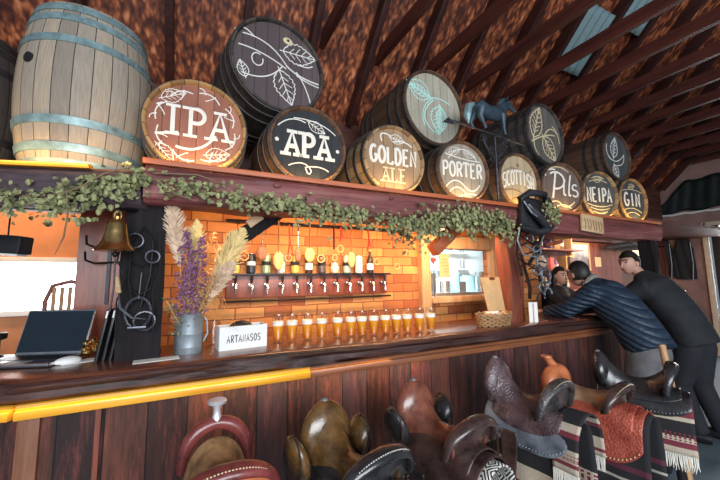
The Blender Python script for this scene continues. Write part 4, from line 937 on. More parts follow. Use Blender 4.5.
# ------------------------------------------------------------------ right side of the counter
t = thing('menu_board', 'kraft coloured menu board leaning on the red brown post', 'menu board', (2.44, 2.16, CT), rad(4)); R_ = MX.Rotation(rad(-12), 3, 'X'); MB().box(R_ @ V((0, 0, .2)), (.26, .012, .4), R_, .003).build('board', W['kraft'], t)
b = MB(); b.box(R_ @ V((0, -.01, .385)), (.07, .012, .025), R_, .003); b.build('clip', W['brass'], t)
t.location = (2.42, 2.13, CT)
def basket(x, y):
    t = thing('wicker_basket', 'oblong wicker basket of rolled napkins on the counter', 'basket', (x, y, CT), rad(8)); L, Wd, hh = .2, .1, .085
    b = MB(); 
    for k in range(7):
        z = .008+hh*k/6; s = .88+.12*k/6; b.tube([(L*s*math.cos(a), Wd*s*math.sin(a), z+.006*math.sin(a*14+k*pi)) for a in [i*2*pi/56 for i in range(57)]], .0075, 6)
    for i in range(28):
        a = i*2*pi/28; b.tube([(L*.88*math.cos(a), Wd*.88*math.sin(a), .0), (L*math.cos(a), Wd*math.sin(a), hh+.005)], .004, 5)
    b.build('weave', wood('wicker', (.25, .12, .05), (.6, .38, .18), 'X', 20), t)
    MB().lathe([(.004, .004), (.9, .004), (.9, .008), (.004, .008)], 24).build('base', W['spoon2'], t).scale = (L*.95, Wd*.95, 1)
    return t
basket(2.25, 2.05)
for i, (dx, dy, z, rz, l) in enumerate(((-.08, -.01, .075, .3, 'left'), (.0, .02, .085, -.2, 'middle'), (.09, -.01, .08, .5, 'right'), (.03, -.05, .07, .1, 'front'))):
    b = MB(); b.tube([(-.06, 0, 0), (.06, 0, .006)], [.024, .02], 10); b.tube([(.058, 0, .005), (.064, 0, .006)], [.02, .012], 10); o = b.build('rolled_napkin', W['paper' if i % 2 else 'kraft'], loc=(2.25+dx, 2.05+dy, CT+z)); o.rotation_euler = (0, 0, rz)
    tag(o, l+' rolled napkin in the wicker basket', 'napkin', 'napkins in the basket')
t = thing('table_tent', 'small white folded card standing right of the red brown post', 'card', (2.66, 1.99, CT), rad(-20))
b = MB(); b.box((0, -.02, .08), (.012, .004, .17), None); b.plate([(-.04, 0), (.04, 0), (.04, .17), (-.04, .17)], -.003, .003); b.build('card', W['paper'], t)
# tack on the right post
QX, QY = 2.62, 2.04
def ringpath(cx, cz, r, y, n=20, rx=1.0): return [(cx+r*rx*math.cos(2*pi*k/n), y, cz+r*math.sin(2*pi*k/n)) for k in range(n+1)]
b = MB(); b.box((2.62, 1.9, 2.02), (.34, .05, .3), MX.Rotation(rad(6), 3, 'Y'), .03); b.tube([(2.44, 1.88, 2.14), (2.52, 1.84, 2.2), (2.7, 1.84, 2.2), (2.82, 1.87, 2.12)], .03, 10)
b.tube([(2.46, 1.87, 1.9), (2.58, 1.83, 1.86), (2.8, 1.86, 1.92)], .03, 10); b.tube([(2.5, 1.86, 2.1), (2.6, 1.82, 1.98), (2.74, 1.85, 1.9)], .035, 10)
tag(b.build('harness_collar', leather('black harness leather', (.02, .02, .024), .3, .6, None, .4)), 'black leather harness collar strapped over the beam above the red brown post', 'harness')
straps('bridle', 'tangle of black bridle straps on the red brown post', 'bridle', [[(2.48, 1.9, 2.1), (2.44, 1.92, 1.9), (2.47, 1.97, 1.7), (2.52, 2.0, 1.62), (2.56, 2.0, 1.5)], [(2.7, 1.9, 2.1), (2.8, 1.93, 1.9), (2.74, 1.97, 1.72), (2.66, 2.0, 1.6)], [(2.5, 1.95, 1.85), (2.6, 1.9, 1.76), (2.72, 1.95, 1.8)], [(2.5, 1.98, 1.65), (2.62, 1.92, 1.56), (2.76, 1.98, 1.6), (2.8, 2.0, 1.42)], [(2.56, 2.0, 1.7), (2.6, 1.96, 1.4), (2.64, 2.0, 1.3)]], W['black'], .018)
straps('rope', 'pale rope looping across the tack on the red brown post', 'rope', [[(2.46, 1.88, 2.16), (2.5, 1.82, 2.02), (2.62, 1.81, 1.96), (2.7, 1.82, 2.06)], [(2.46, 1.9, 1.95), (2.43, 1.92, 1.8), (2.5, 1.93, 1.68), (2.62, 1.9, 1.66)], [(2.5, 1.9, 1.76), (2.6, 1.88, 1.7), (2.74, 1.92, 1.74)]], W['zinc'], .007, (1, 1))
for i, (x, z, r, l) in enumerate(((2.74, 1.62, .07, 'large upper'), (2.78, 1.5, .06, 'large lower'), (2.66, 1.54, .04, 'small left'), (2.72, 1.4, .045, 'lowest'), (2.6, 1.82, .04, 'small top'), (2.68, 1.72, .05, 'second highest'))):
    t = thing('bridle_bit', l+' iron bit ring on the red brown post tack', 'bit', (x, 1.93, z), 0, 'iron bits on the red brown post')
    MB().tube(ringpath(0, 0, r, 0), .009, 8).build('ring', W['steel'], t); MB().tube([(-r, 0, 0), (-r*.3, -.012, .006), (r*.3, -.012, -.006), (r, 0, 0)], .008, 7).build('mouthpiece', W['iron'], t)
    MB().tube([(0, .0, r), (-.02, .05, r+.03), (-.05, .13, r)], .006, 6).build('strap', W['black'], t)
t = thing('branding_iron', 'wooden handled iron sticking out right of the tack', 'iron tool', (2.78, 1.95, 1.77)); MB().tube([(-.1, .03, -.03), (.05, 0, 0)], .008, 8).build('rod', W['iron'], t); MB().tube([(.05, 0, 0), (.24, -.03, .04)], .017, 8).build('handle', W['redwood'], t)
for i, (x, z, m_) in enumerate(((2.72, 1.3, 'iron'), (2.82, 1.34, 'zinc'))):
    t = thing('spur', ['dark', 'grey'][i]+' spur hanging at the bottom of the tack', 'spur', (x, 1.95, z), 0, 'spurs on the red brown post'); MB().tube([(.05*math.cos(a), 0, .05*math.sin(a)) for a in [k*.28 for k in range(13)]], .008, 7).build('heel_band', W[m_], t); MB().tube([(0, 0, .05), (.0, -.02, .09)], .006, 6).build('shank', W[m_], t); MB().lathe([(.003, -.003), (.02, -.003), (.02, .003), (.003, .003)], 8, (0, -.02, .1), 'Y').build('rowel', W[m_], t)

# ------------------------------------------------------------------ alcove behind the bar end
AY = 3.3
shx = ((4.0, 1.88, 1.6), (4.0, 1.58, 1.7), (3.9, 1.28, 1.8))
for i, (x, z, w) in enumerate(shx):
    tag(MB().box((x+.6, 3.2, z), (w, .2, .022), None, .002).build('wall_shelf', W['redwood']), ['top', 'middle', 'bottom'][i]+' wooden shelf behind the bar end', 'shelf', 'shelves behind the bar end')
goods = [(.66, .5, .3), (.9, .8, .7), (.5, .3, .12), (.25, .3, .2), (.7, .1, .06), (.12, .1, .1), (.8, .7, .2), (.3, .2, .45)]
gn = ['tan', 'cream', 'brown', 'olive', 'red', 'black', 'yellow', 'violet']
gm = [mat('goods '+n_, c, .5, 0, .15, 10) for n_, c in zip(gn, goods)]
pl = ['at the left end', 'second from the left', 'third from the left', 'fourth from the left', 'fifth from the left', 'sixth from the left', 'seventh from the left', 'eighth from the left', 'at the right end']
for i, (x, z, w) in enumerate(shx):
    for j in range(9):
        px = x-.12+.16*j; k = (j*3+i*5) % 8; h = .1+.09*((j*7+i*3) % 5)/4
        nm, cat = (('storage_box', 'box'), ('spirit_bottle', 'bottle'), ('book', 'book'))[(i+j) % 3]
        l = '%s %s on the %s shelf behind the bar end, %s' % (gn[k], cat, ['top', 'middle', 'bottom'][i], pl[j])
        if cat == 'bottle':
            t = thing(nm, l, cat, (px, 3.19, z+.0115), 0, 'bottles behind the bar end'); b = MB(); b.lathe([(.004, 0), (.033, 0), (.034, h*.9), (.014, h*1.2), (.013, h*1.5), (.003, h*1.5)], 14); b.build('bottle', gm[k], t); MB().lathe([(.0345, h*.25), (.0345, h*.7)], 14, cap=False).build('paper_label', W['paper'], t)
        elif cat == 'box':
            t = thing(nm, l, cat, (px, 3.19, z+.0115), rnd.uniform(-.2, .2), 'boxes behind the bar end'); MB().box((0, 0, h/2), (.12, .1, h), None, .004).build('body', gm[k], t); MB().box((0, 0, h+.006), (.124, .104, .012), None, .003).build('lid', gm[(k+1) % 8], t)
        else:
            t = thing(nm, l, cat, (px, 3.19, z+.0115), 0, 'books behind the bar end'); MB().box((0, 0, .1), (.03, .13, .2), None, .003).build('cover', gm[k], t); MB().box((0, .004, .1), (.024, .126, .194)).build('pages', W['paper'], t)
t = thing('framed_picture', 'framed picture of dark trees under a pale sky on the red boards', 'picture', (5.66, 3.305, 1.8)); b = MB()
for c, d in (((0, 0, .215), (.5, .025, .03)), ((0, 0, -.215), (.5, .025, .03)), ((-.235, 0, 0), (.03, .025, .4)), ((.235, 0, 0), (.03, .025, .4))): b.box(c, d)
b.build('frame', W['palewood'], t)
k = NT('landscape print'); sx = k.n('ShaderNodeSeparateXYZ', i_0=k.coord()); zz = k.math('ADD', sx.outputs[2], k.math('MULTIPLY', k.math('SUBTRACT', k.noise(k.coord(), 7, 5), .5), .35))
k.p(Base_Color=k.ramp(k.math('ADD', k.math('MULTIPLY', zz, 2.0), .5), [(.2, (.05, .09, .16)), (.45, (.12, .1, .12)), (.55, (.3, .4, .5)), (.8, (.75, .82, .86))]), Roughness=.4); MB().box((0, .003, 0), (.45, .008, .41)).build('print', k.m, t)
t = thing('paper_tag', 'small cream tag hanging beside the framed picture', 'tag', (6.16, 3.315, 1.72)); MB().box((0, 0, 0), (.17, .006, .16)).build('card', W['cream'], t); MB().tube([(0, 0, .08), (.01, .01, .2)], .003, 5).build('string', W['soot'], t)
b = MB(); b.tube([(6.2, 3.2, 1.96), (6.8, 3.15, 2.03), (7.3, 3.2, 2.0)], [.03, .05, .02], 8); b.tube([(6.5, 3.2, 1.93), (7.0, 3.1, 1.96), (7.6, 3.2, 1.9)], [.02, .04, .015], 8)
tag(b.build('black_branch', W['soot']), 'black twisted branch hanging under the ceiling above the men', 'branch')
t = thing('table_lamp', 'small lit lamp on the red boards right of the men', 'lamp', (7.3, 3.27, 1.92)); MB().lathe([(.07, -.08), (.03, .06)], 16, cap=False).build('lamp_shade', emit('warm shade', (1, .6, .25), 5), t); MB().tube([(0, 0, .06), (0, .04, .12)], .008, 6).build('bracket', W['brass'], t)
t = thing('white_counter', 'white topped side counter behind the two leaning men', 'counter', (6.3, 2.95, 0)); MB().box((0, 0, 1.2), (2.4, .5, .05)).build('top', W['white'], t); MB().box((0, .03, .585), (2.3, .42, 1.17)).build('cabinet', W['redbox'], t)
# coats on the right wall
for i, (y, w, l, zb) in enumerate(((3.36, .13, 'black coat on the wall hooks, nearer the bar', 1.45), (3.06, .15, 'black coat on the wall hooks, nearer the doorway', 1.4))):
    t = thing('hanging_coat', l, 'coat', (RX-.1, y, 0)); b = MB(); g = []
    for q in range(14):
        z = 2.2-(2.2-zb)*q/13; ww = w*(.55+.45*min(1, q/4)); g.append([(-.05*math.sin(a)*(.7+.3*math.sin(q*.5)) - .012*math.sin(a*6+q*.3), -ww*math.cos(a), z) for a in [pi*k_/16 for k_ in range(17)]])
    o = solid(b.sheet(g).build('coat', mat('coat cloth %d' % i, (.016, .016, .02), .85, 0, .3, 20), t), .02); MB().tube([(.08, 0, 2.22), (0, 0, 2.23), (-.03, 0, 2.26)], .008, 6).build('hook', W['blackmetal'], t)
    b = MB(); b.tube([(-.07, -w*.9, 2.1), (-.08, -w*1.0, 1.7), (-.08, -w*.8, zb-.02), (-.08, -w*.3, zb+.02)], .007, 6); plabel(b.build('piping', W['zinc'], t), 'pale piping')
# left room: chair back, wall lamp, tap
t = thing('wooden_chair', 'slat back wooden chair standing behind the laptop', 'chair', (-.8, 3.15, 0))
for sx in (-1, 1):
    for sy in (0, .38): MB().tube([(sx*.18, sy, 0), (sx*.17, sy, .8)], .018, 8).build('leg', W['spoon'], t)
MB().box((0, .19, .82), (.42, .44, .035), None, .01).build('seat', W['spoon'], t)
b = MB(); b.tube([(-.13, 0, .84), (-.135, 0, 1.36), (-.1, 0, 1.47), (0, 0, 1.5), (.1, 0, 1.47), (.135, 0, 1.36), (.13, 0, .84)], .014, 10)
b.build('back_frame', W['redwood'], t)
for k_ in range(5): MB().tube([(-.09+.045*k_, 0, .84), (-.09+.045*k_, 0, 1.46)], .012, 8).build('spindle', W['palewoodz'], t)
b = MB(); b.tube([(-.6, 3.0, 0), (-.6, 3.0, 1.35), (-.58, 3.0, 1.42), (-.54, 3.0, 1.42), (-.52, 3.0, 1.35), (-.52, 3.0, 1.2)], .012, 8); b.lathe([(.12, 0), (.1, .02), (.02, .03)], 16, (-.6, 3.0, 0))
tag(b.build('steel_tap', W['steel']), 'bent steel pipe stand behind the menus', 'pipe')
t = thing('ceiling_heater', 'dark box lamp hanging at the far left in front of the orange wall', 'lamp', (-1.3, 3.05, 1.76), rad(-15)); MB().box((0, 0, 0), (.62, .12, .12), MX.Rotation(rad(4), 3, 'Y'), .012).build('housing', W['black'], t); MB().box((0, 0, -.066), (.58, .09, .012), MX.Rotation(rad(4), 3, 'Y')).build('diffuser', W['white'], t)
for sx in (-.2, .2): MB().tube([(sx, 0, .05), (sx, 0, .99)], .005, 6).build('hanger', W['black'], t)
b = MB(); b.lathe([(.004, 0), (.03, 0), (.03, .01), (.012, .02), (.012, .09), (.035, .1), (.037, .13), (.004, .135)], 16, (-.92, 2.5, CT)); tag(b.build('black_stopper', W['blackmetal']), 'black knobbed tool behind the laptop at the left edge', 'tool')

# ------------------------------------------------------------------ hop garlands
def garland(label, pts, n, seed, spread=.05, drop=.05, sz=(.019, .036), strands=()):
    r = random.Random(seed); t = thing('hop_garland', label, 'garland', (0, 0, 0), 0, 'dried hop garlands on the beam'); P_ = [V(p) for p in pts]; sv = MB(); b = MB()
    def samp(q):
        f_ = q*(len(P_)-1); k = min(len(P_)-2, int(f_)); return P_[k].lerp(P_[k+1], f_-k)
    for s in range(3):
        sv.tube([samp(i/60)+V((0, .02+.012*noise.noise(V((i*.3, s*9, seed)))-.004, .03*noise.noise(V((i*.35, s*5, seed))))) for i in range(61)], .0035, 5)
    for st in strands: sv.tube(st, [.004]*(len(st)-1)+[.0015], 5)
    for i in range(n):
        q = r.random(); dens = .5+1.5*noise.noise(V((q*len(P_)*1.5, seed*3.3, 0)))
        if r.random() > dens+.2: continue
        p = samp(q) + V((r.gauss(0, .02), -abs(r.gauss(0, .022)), r.gauss(-.2, 1)*spread*.7 - (r.random()**3)*drop))
        d = V((r.uniform(-1, 1), r.uniform(-1, .2), r.uniform(-1, .4))); nn_ = V((r.uniform(-.5, .5), -1, r.uniform(-.3, .9)))
        L = r.uniform(*sz)
        b.leaf(p, d, nn_, L, L*.8)
        if r.random() < .5:
            for sg in (-1, 1): b.leaf(p, V((d.x+sg*d.z*.9, d.y, d.z-sg*d.x*.9)), nn_, L*.75, L*.5)
        if r.random() < .12: b.ball(p+V((0, -.01, -.015)), (.011, .011, .017), 7, 5)
    sv.build('vine', W['vine'], t); b.build('leaves', W['leaf'], t)
garland('hop garland along the grey side beam at the far left', [(-.92, 2.14, 1.93), (-.78, 2.08, 1.91), (-.66, 2.05, 1.89), (-.52, 2.02, 1.93), (-.38, 1.98, 1.98), (-.25, 1.94, 2.02)], 760, 2, .05, .1, strands=[[(-.55, 1.98, 1.95), (-.53, 1.96, 1.8), (-.535, 1.95, 1.7), (-.56, 1.95, 1.62)], [(-.6, 2.0, 1.9), (-.5, 1.95, 1.93), (-.4, 1.93, 2.01), (-.3, 1.92, 2.05)]])
garland('hop garland on the beam between the bell and the APA barrel', [(-.25, 1.92, 2.02), (-.12, 1.91, 2.0), (-.02, 1.9, 1.99), (.12, 1.9, 1.97), (.25, 1.9, 1.94), (.4, 1.9, 1.95), (.55, 1.9, 1.94)], 330, 3, .035, .05, strands=[[(-.2, 1.9, 2.03), (0, 1.88, 2.04), (.15, 1.88, 2.0)], [(-.15, 1.9, 2.0), (-.1, 1.88, 1.93), (0, 1.88, 1.9)]])
garland('hop garland on the beam below the APA and GOLDEN ALE barrels', [(.5, 1.9, 1.93), (.7, 1.9, 1.93), (.9, 1.9, 1.92), (1.1, 1.9, 1.9), (1.3, 1.9, 1.89), (1.45, 1.9, 1.87)], 640, 4, .042, .09)
garland('thick bushy hop garland on the beam below the PORTER barrel', [(1.35, 1.9, 1.9), (1.55, 1.89, 1.93), (1.75, 1.88, 1.97), (1.95, 1.88, 1.96), (2.1, 1.88, 1.95), (2.35, 1.88, 1.93)], 1300, 5, .07, .1)
garland('short tuft of hops hanging beside the black harness collar', [(2.66, 1.82, 2.1), (2.76, 1.82, 2.06), (2.84, 1.84, 2.0)], 220, 6, .05, .07)
garland('sparse hop strands hanging in front of the brick wall', [(1.3, 2.1, 1.9), (1.42, 2.13, 1.82), (1.55, 2.14, 1.8), (1.65, 2.1, 1.9)], 150, 8, .06, .12, (.016, .03))
# ------------------------------------------------------------------ saddles on stands
def drape(L, r, th=rad(85), splay=0.0):
    a = min(abs(L)/r, th); s = 1 if L >= 0 else -1
    x = r*math.sin(a); z = -r*(1-math.cos(a)); ex = abs(L)-r*th
    if ex > 0: x += ex*math.cos(th); z -= ex*math.sin(th)
    return s*x, z
def dsheet(y0, y1, Lf, h, r, ny=14, nl=28, zf=None, wav=0.0, th=rad(85)):
    g = []
    for i in range(ny+1):
        u = i/ny; y = y0+(y1-y0)*u; Lm = Lf(u) if callable(Lf) else Lf; row = []
        for j in range(nl+1):
            s = (j/nl*2-1)*Lm; x, z = drape(s, r, th); k = abs(s)/.5
            row.append((x + wav*math.sin(y*40+(3 if s > 0 else 0))*k*k, y+wav*.5*math.sin(s*18)*k, h+z+(zf(y)*max(0, 1-abs(s)/.3) if zf else 0)))
        g.append(row)
    return g
def stand(i, x, y, yaw, h, lab):
    t = thing('saddle_stand', lab, 'stand', (x, y, 0), yaw, 'dark wooden stands under the saddles')
    MB().box((0, -.02, h-.16), (.09, .42, .2), None, .03).build('top_rail', W['post'], t)
    for sx in (-1, 1):
        for sy in (-1, 1):
            b = MB(); b.tube([(sx*.03, sy*.15-.02, h-.22), (sx*.13, sy*.19-.02, 0)], .022, 8); b.build('leg', W['post'], t)
    MB().box((0, -.02, .25), (.2, .03, .03)).build('stretcher', W['post'], t)
    return t
def saddle(label, x, y, yaw, h, M_, style, slab='', horn=None, peak=.13, wide=.15, cant=.12, sk=.27, lobes=None, skl=(-.27, .2), fend=True, cw=None, fw=None, fk=1.0):
    cw = cw or wide*1.05; fw = fw or wide*.95
    t = thing('saddle', label, 'saddle', (x, y, h), yaw, 'saddles standing along the bar front')
    # seat
    pkS = peak*(.45 if style == 'western' else 1)
    def zc(y):
        u = (y+.17)/.34; return .015 + cant*max(0, 1-u/.42)**2.0*.85 + pkS*max(0, (u-.5)/.5)**1.8
    g = []
    for i in range(19):
        yy = -.165+.33*i/18; u = i/18; w = wide*(.86-.3*math.sin(pi*min(1, u*1.1))+.02) if style != 'plain' else wide*(.8-.35*math.sin(pi*u*.9)); row = []
        zz = zc(yy)
        for j in range(17):
            a = (j/8-1)*rad(100); rise = .035*(1-u)**2*abs(math.sin(a))
            row.append((w*math.sin(a), yy, zz-.11*(1-math.cos(a))*(1+.35*(u > .8))+rise))
        g.append(row)
    o = MB().sheet(g).build('seat', M_['seat'], t); solid(o, .014); smooth(o)
    if 'seatlab' in M_: plabel(o, M_['seatlab'])
    # skirts
    def lf(u): return sk*(1-.28*abs(2*u-1)**4)
    o = MB().sheet(dsheet(skl[0], skl[1], lf, -.028, .118)).build('skirt', M_['skirt'], t); solid(o, .009); smooth(o)
    o = MB().sheet(dsheet(skl[0]+.04, skl[1]-.05, lambda u: sk*.72*(1-.3*abs(2*u-1)**3), -.012, .118)).build('seat_jockey', M_.get('jockey', M_['skirt']), t); solid(o, .009); smooth(o)
    # stitched / studded edge
    b = MB()
    for s in (-1, 1):
        for i in range(26):
            u = i/25; yy = skl[0]+(skl[1]-skl[0])*(.04+.92*u); xx, z = drape(s*(lf(.04+.92*u)-.014), .126); b.ball((xx, yy, z-.026), .0042, 6, 4)
    b.build('studs', M_.get('stud', W['zinc']), t)
    # cantle
    n = 16; b = MB(); pts = []; rr = []
    for i in range(n+1):
        a = pi*i/n; cx = -cw*math.cos(a); pts.append((cx, -.155-.045*math.sin(a), -.045+(cant+.085)*math.sin(a)**.7 if 0 < i < n else -.045)); rr.append(.013+.015*math.sin(a))
    b.tube(pts, rr, 12, flat=(1.25, .8), up=(0, -1, 0)); o = b.build('cantle', M_['cantle'], t); smooth(o)
    b = MB()                                                # cantle face below the roll
    g = [[(p[0]*k, p[1]+.012-(1-k)*.0, -.05+(p[2]+.05)*k) for p in pts] for k in (1, .8, .55, .2)]
    o = solid(b.sheet(g).build('cantle_back', M_.get('cback', M_['cantle']), t), .012)
    b = MB()
    for i in range(2, n-1):
        p = V(pts[i]); q = V(pts[i+1])
        for k in range(3):
            w = p.lerp(q, k/3); b.ball((w.x*.97, w.y-.02-.0, w.z+.012), (.0042, .003, .003), 5, 4)
    b.build('stitching', M_.get('stitch', W['cream']), t)
    # fork / pommel
    b = MB()
    if style == 'western':
        pts = []; rr = []
        for i in range(15):
            a = pi*i/14; pts.append((-fw*math.cos(a), .165+.01*math.sin(a), -.07+(peak+.08)*math.sin(a)**.75 if 0 < i < 14 else -.07)); rr.append((.026+.014*math.sin(a)+.012*abs(math.sin(2*a)))*fk)
        b.tube(pts, rr, 14, up=(0, 1, 0)); o = b.build('fork', M_['fork'], t); smooth(o)
        b = MB(); z0 = peak+.02
        if horn == 'metal':
            b.lathe([(.022, z0), (.015, z0+.02), (.013, z0+.04), (.02, z0+.056), (.036, z0+.066), (.038, z0+.074), (.033, z0+.079), (.004, z0+.08)], 20, (0, .175, 0))
            plabel(b.build('horn', W['silver'], t), 'bright metal horn')
        else:
            b.tube([(0, .18, z0-.02), (0, .19, z0+.02), (0, .21, z0+.045), (0, .225, z0+.06)], [.04, .03, .024, .02], 14); b.lathe([(.004, 0), (.03, 0), (.036, .006), (.034, .014), (.004, .018)], 18, (0, .226, z0+.058)); b.build('horn', M_['fork'], t)
    else:
        # smooth high pommel swelling up from the seat
        def fn(p, q):
            k = .5+.5*p.z; return V((q.x*(1.2-.32*k*k), q.y*(1-.15*k)+.015*k, q.z if q.z < 0 else q.z*(1-.12*k)))
        b.ball((0, .165, peak*.36), (wide*.78, .062, peak*.6+.05), 20, 14, None, fn); b.build('pommel', M_['fork'], t, 80)
        b = MB(); b.ball((0, .185, peak+.02), (.018, .018, .015), 10, 7); b.build('pommel_button', M_.get('stud', W['zinc']), t)
    if lobes:
        for s in (-1, 1):
            b = MB(); b.ball((s*wide*1.05, .15, -.01), (.035, .075, .095), 16, 12, MX.Rotation(rad(20*s), 3, 'Y')); o = b.build('knee_roll', lobes, t, 80)
            b = MB(); b.tube([(s*wide*1.05+s*.024+.0, .15+.07*math.cos(a), -.01+.09*math.sin(a)) for a in [k_*.42 for k_ in range(16)]], .005, 6); b.build('piping', M_['cantle'], t)
    # fenders and stirrups
    if fend:
        for s in (-1, 1):
            g = []
            for i in range(11):
                L = .2+.24*i/10; xx, z = drape(s*L, .135); wd_ = .05-.018*abs(i/10-.35); g.append([(xx, .03+wd_*q, z-.03) for q in (-1, -.5, 0, .5, 1)])
            o = solid(MB().sheet(g).build('fender', M_['fender'], t), .008); smooth(o)
            xx, z = drape(s*.44, .135); st = MB(); st.tube([(xx, .03+.055*math.cos(a), z-.115+.075*math.sin(a)) for a in [rad(-50+20*k_) for k_ in range(15)]], .01, 8, flat=(.7, 1.5)); o = st.build('stirrup', M_.get('stirrup', W['iron']), t)
            MB().box((xx, .03, z-.178), (.05, .085, .014), None, .004).build('tread', W['spoon2'], o)
    # rigging ring with strap
    for s in (-1, 1):
        xx, z = drape(s*.2, .128); b = MB(); b.tube([(xx+s*.012, .1+.026*math.cos(a), z-.04+.026*math.sin(a)) for a in [k_*2*pi/14 for k_ in range(15)]], .0045, 6); b.build('rigging_ring', W['steel'], t)
        b = MB(); b.tube([(xx+s*.012, .1, z-.065), (xx+s*.02, .095, z-.16), (xx+s*.022, .1, z-.27)], .006, 6, flat=(.35, 1.4)); b.build('latigo', M_['fender'], t)
    return t
def blanket(label, x, y, yaw, h, y0, y1, L, m_, fringe=None, r=.098, lift=-.046, fl=.07, cat='blanket'):
    t = thing('saddle_blanket', label, cat, (x, y, h), yaw, 'woven blankets under the saddles')
    o = MB().sheet(dsheet(y0, y1, L, lift, r, 18, 40, wav=.006)).build('cloth', m_, t); solid(o, .006)
    if fringe:
        n = int((y1-y0)/.008)
        for s in (-1, 1):
            b = MB(); xx, z = drape(s*L, r); 
            for i in range(n):
                yy = y0+(y1-y0)*(i+.5)/n; xx2 = xx+.006*math.sin(yy*40+(3 if s > 0 else 0))*(L/.5)**2
                b.tube([(xx2, yy, z+lift+.003), (xx2+s*.003+rnd.uniform(-.004, .004), yy+rnd.uniform(-.005, .005), z+lift-fl*.5), (xx2+rnd.uniform(-.006, .006), yy+rnd.uniform(-.009, .009), z+lift-fl*rnd.uniform(.8, 1.1))], [.0032, .0042, .0018], 5)
            b.build('fringe', fringe, t)
    return t
L_maroon = leather('maroon leather', (.12, .02, .022), .3, .4, (.26, .055, .05)); L_suede = mat('brown suede seat', (.2, .09, .04), .75, 0, .5, 16, .4, (.5, .28, .12)); L_orange = leather('orange leather', (.5, .13, .04), .4, .3, (.62, .2, .08), .2)
L_black = leather('black leather', (.012, .012, .014), .25, .5, (.035, .033, .035), .5); L_gold = leather('gold brown leather', (.022, .012, .007), .2, .6, (.2, .1, .03), .7); L_brown = leather('chestnut leather', (.09, .024, .018), .22, .4, (.3, .1, .06), .5)
L_dark = leather('dark brown leather', (.035, .018, .016), .28, .4, (.09, .05, .045), .4); L_plum = leather('tooled plum brown leather', (.045, .026, .03), .28, .5, (.19, .12, .13), .4, .9, 95); L_stamp = leather('stamped dark leather', (.03, .026, .028), .3, .5, (.1, .09, .09), .35, 1.0, 90)
L_greyblue = leather('grey blue worn leather', (.1, .12, .15), .4, .45, (.26, .29, .34), .2); L_red = leather('tooled red leather', (.36, .05, .035), .36, .4, (.55, .13, .08), .25, 1.0, 85); L_tanseat = leather('worn tan seat leather', (.28, .15, .09), .4, .5, (.46, .3, .19), .2)
fr_w = mat('white fringe', (.78, .74, .66), .9, 0, .1, 60)
crm, mar, blk = (.62, .52, .4), (.22, .03, .05), (.014, .014, .018)
B4 = stripes('cream and maroon banded blanket', [(0, mar), (.03, crm), (.1, mar), (.125, crm), (.2, blk), (.36, blk), (.64, blk), (.8, crm), (.875, mar), (.9, crm), (.97, mar)], 0, motif=(.81, .87, mar, 90))
B4b = stripes('small cream and maroon cloth', [(0, crm), (.04, mar), (.07, crm), (.16, blk), (.24, mar), (.28, crm), (.34, blk), (.66, crm), (.72, mar), (.76, blk), (.84, crm), (.93, mar), (.96, crm)], 0, motif=(.06, .13, mar, 120))
B5 = stripes('black blanket', [(0, blk), (.06, (.5, .46, .4)), (.075, blk), (.12, (.12, .02, .04)), (.15, blk), (.85, (.12, .02, .04)), (.88, blk), (.925, (.5, .46, .4)), (.94, blk)], 0)
B6 = stripes('cream banded blanket', [(0, crm), (.05, mar), (.09, crm), (.13, blk), (.25, crm), (.28, mar), (.72, blk), (.75, crm), (.87, blk), (.91, crm), (.95, mar)], 0, motif=(.1, .16, mar, 110))
IK = ikat('black and white ikat'); BK = mat('black felt', (.012, .012, .016), .95, 0, .3, 40)
PINK = stripes('black pink motif cloth', [(0, blk), (.3, blk), (.7, blk)], 0, motif=(.06, .24, (.6, .08, .2), 70))
SD = [(.115, 1.385, rad(2), .815), (.575, 1.27, rad(12), .80), (1.07, 1.32, rad(8), .80), (1.73, 1.38, rad(8), .81), (2.18, 1.31, rad(8), .79), (2.66, 1.28, rad(22), .80)]
names = ['maroon', 'black and gold brown', 'chestnut', 'tooled plum brown', 'red', 'plain black']
for i, (x, y, a, h) in enumerate(SD): stand(i, x, y, a, h-.045, 'dark wooden stand under the %s saddle' % names[i])
x, y, a, h = SD[0]
saddle('maroon western saddle with a bright metal horn, leftmost at the bar', x, y, a, h, dict(seat=L_suede, seatlab='brown suede seat', skirt=L_maroon, jockey=L_maroon, fork=L_maroon, cantle=L_maroon, cback=L_orange, fender=L_maroon, stud=W['cream']), 'western', horn='metal', peak=.095, wide=.125, cant=.05, sk=.32, cw=.165, fw=.125, fk=.62)
blanket('orange leather pad showing under the maroon saddle', x, y, a, h, -.26, .18, .37, L_orange, None, cat='saddle pad')
x, y, a, h = SD[1]
saddle('black saddle with glossy gold brown seat and high pommel, second from the left', x, y, a, h, dict(seat=L_gold, seatlab='gold brown seat', skirt=L_black, fork=L_gold, cantle=L_black, fender=L_black, stitch=W['chalk']), 'plain', peak=.145, wide=.14, cant=.05, sk=.3, cw=.165, lobes=L_gold)
blanket('black cloth with pink and white motifs behind the gold brown saddle', x, y, a, h, -.36, .14, .44, PINK, None)
x, y, a, h = SD[2]
saddle('chestnut saddle with tall smooth pommel and black knee rolls, on black and white cloth', x, y, a, h, dict(seat=L_brown, seatlab='chestnut seat', skirt=L_dark, fork=L_brown, cantle=L_dark, fender=L_black, stitch=W['soot']), 'plain', peak=.145, wide=.14, cant=.05, sk=.26, cw=.16, lobes=L_black)
blanket('black and white ikat blanket hanging under the chestnut saddle', x, y, a, h, -.3, .15, .52, IK, None)
x, y, a, h = SD[3]
saddle('tooled plum brown saddle with peaked pommel and grey blue skirts', x, y, a, h, dict(seat=L_plum, seatlab='tooled plum brown seat', skirt=L_greyblue, jockey=L_plum, fork=L_plum, cantle=L_stamp, fender=L_dark), 'plain', peak=.165, wide=.14, cant=.085, sk=.27, cw=.17)
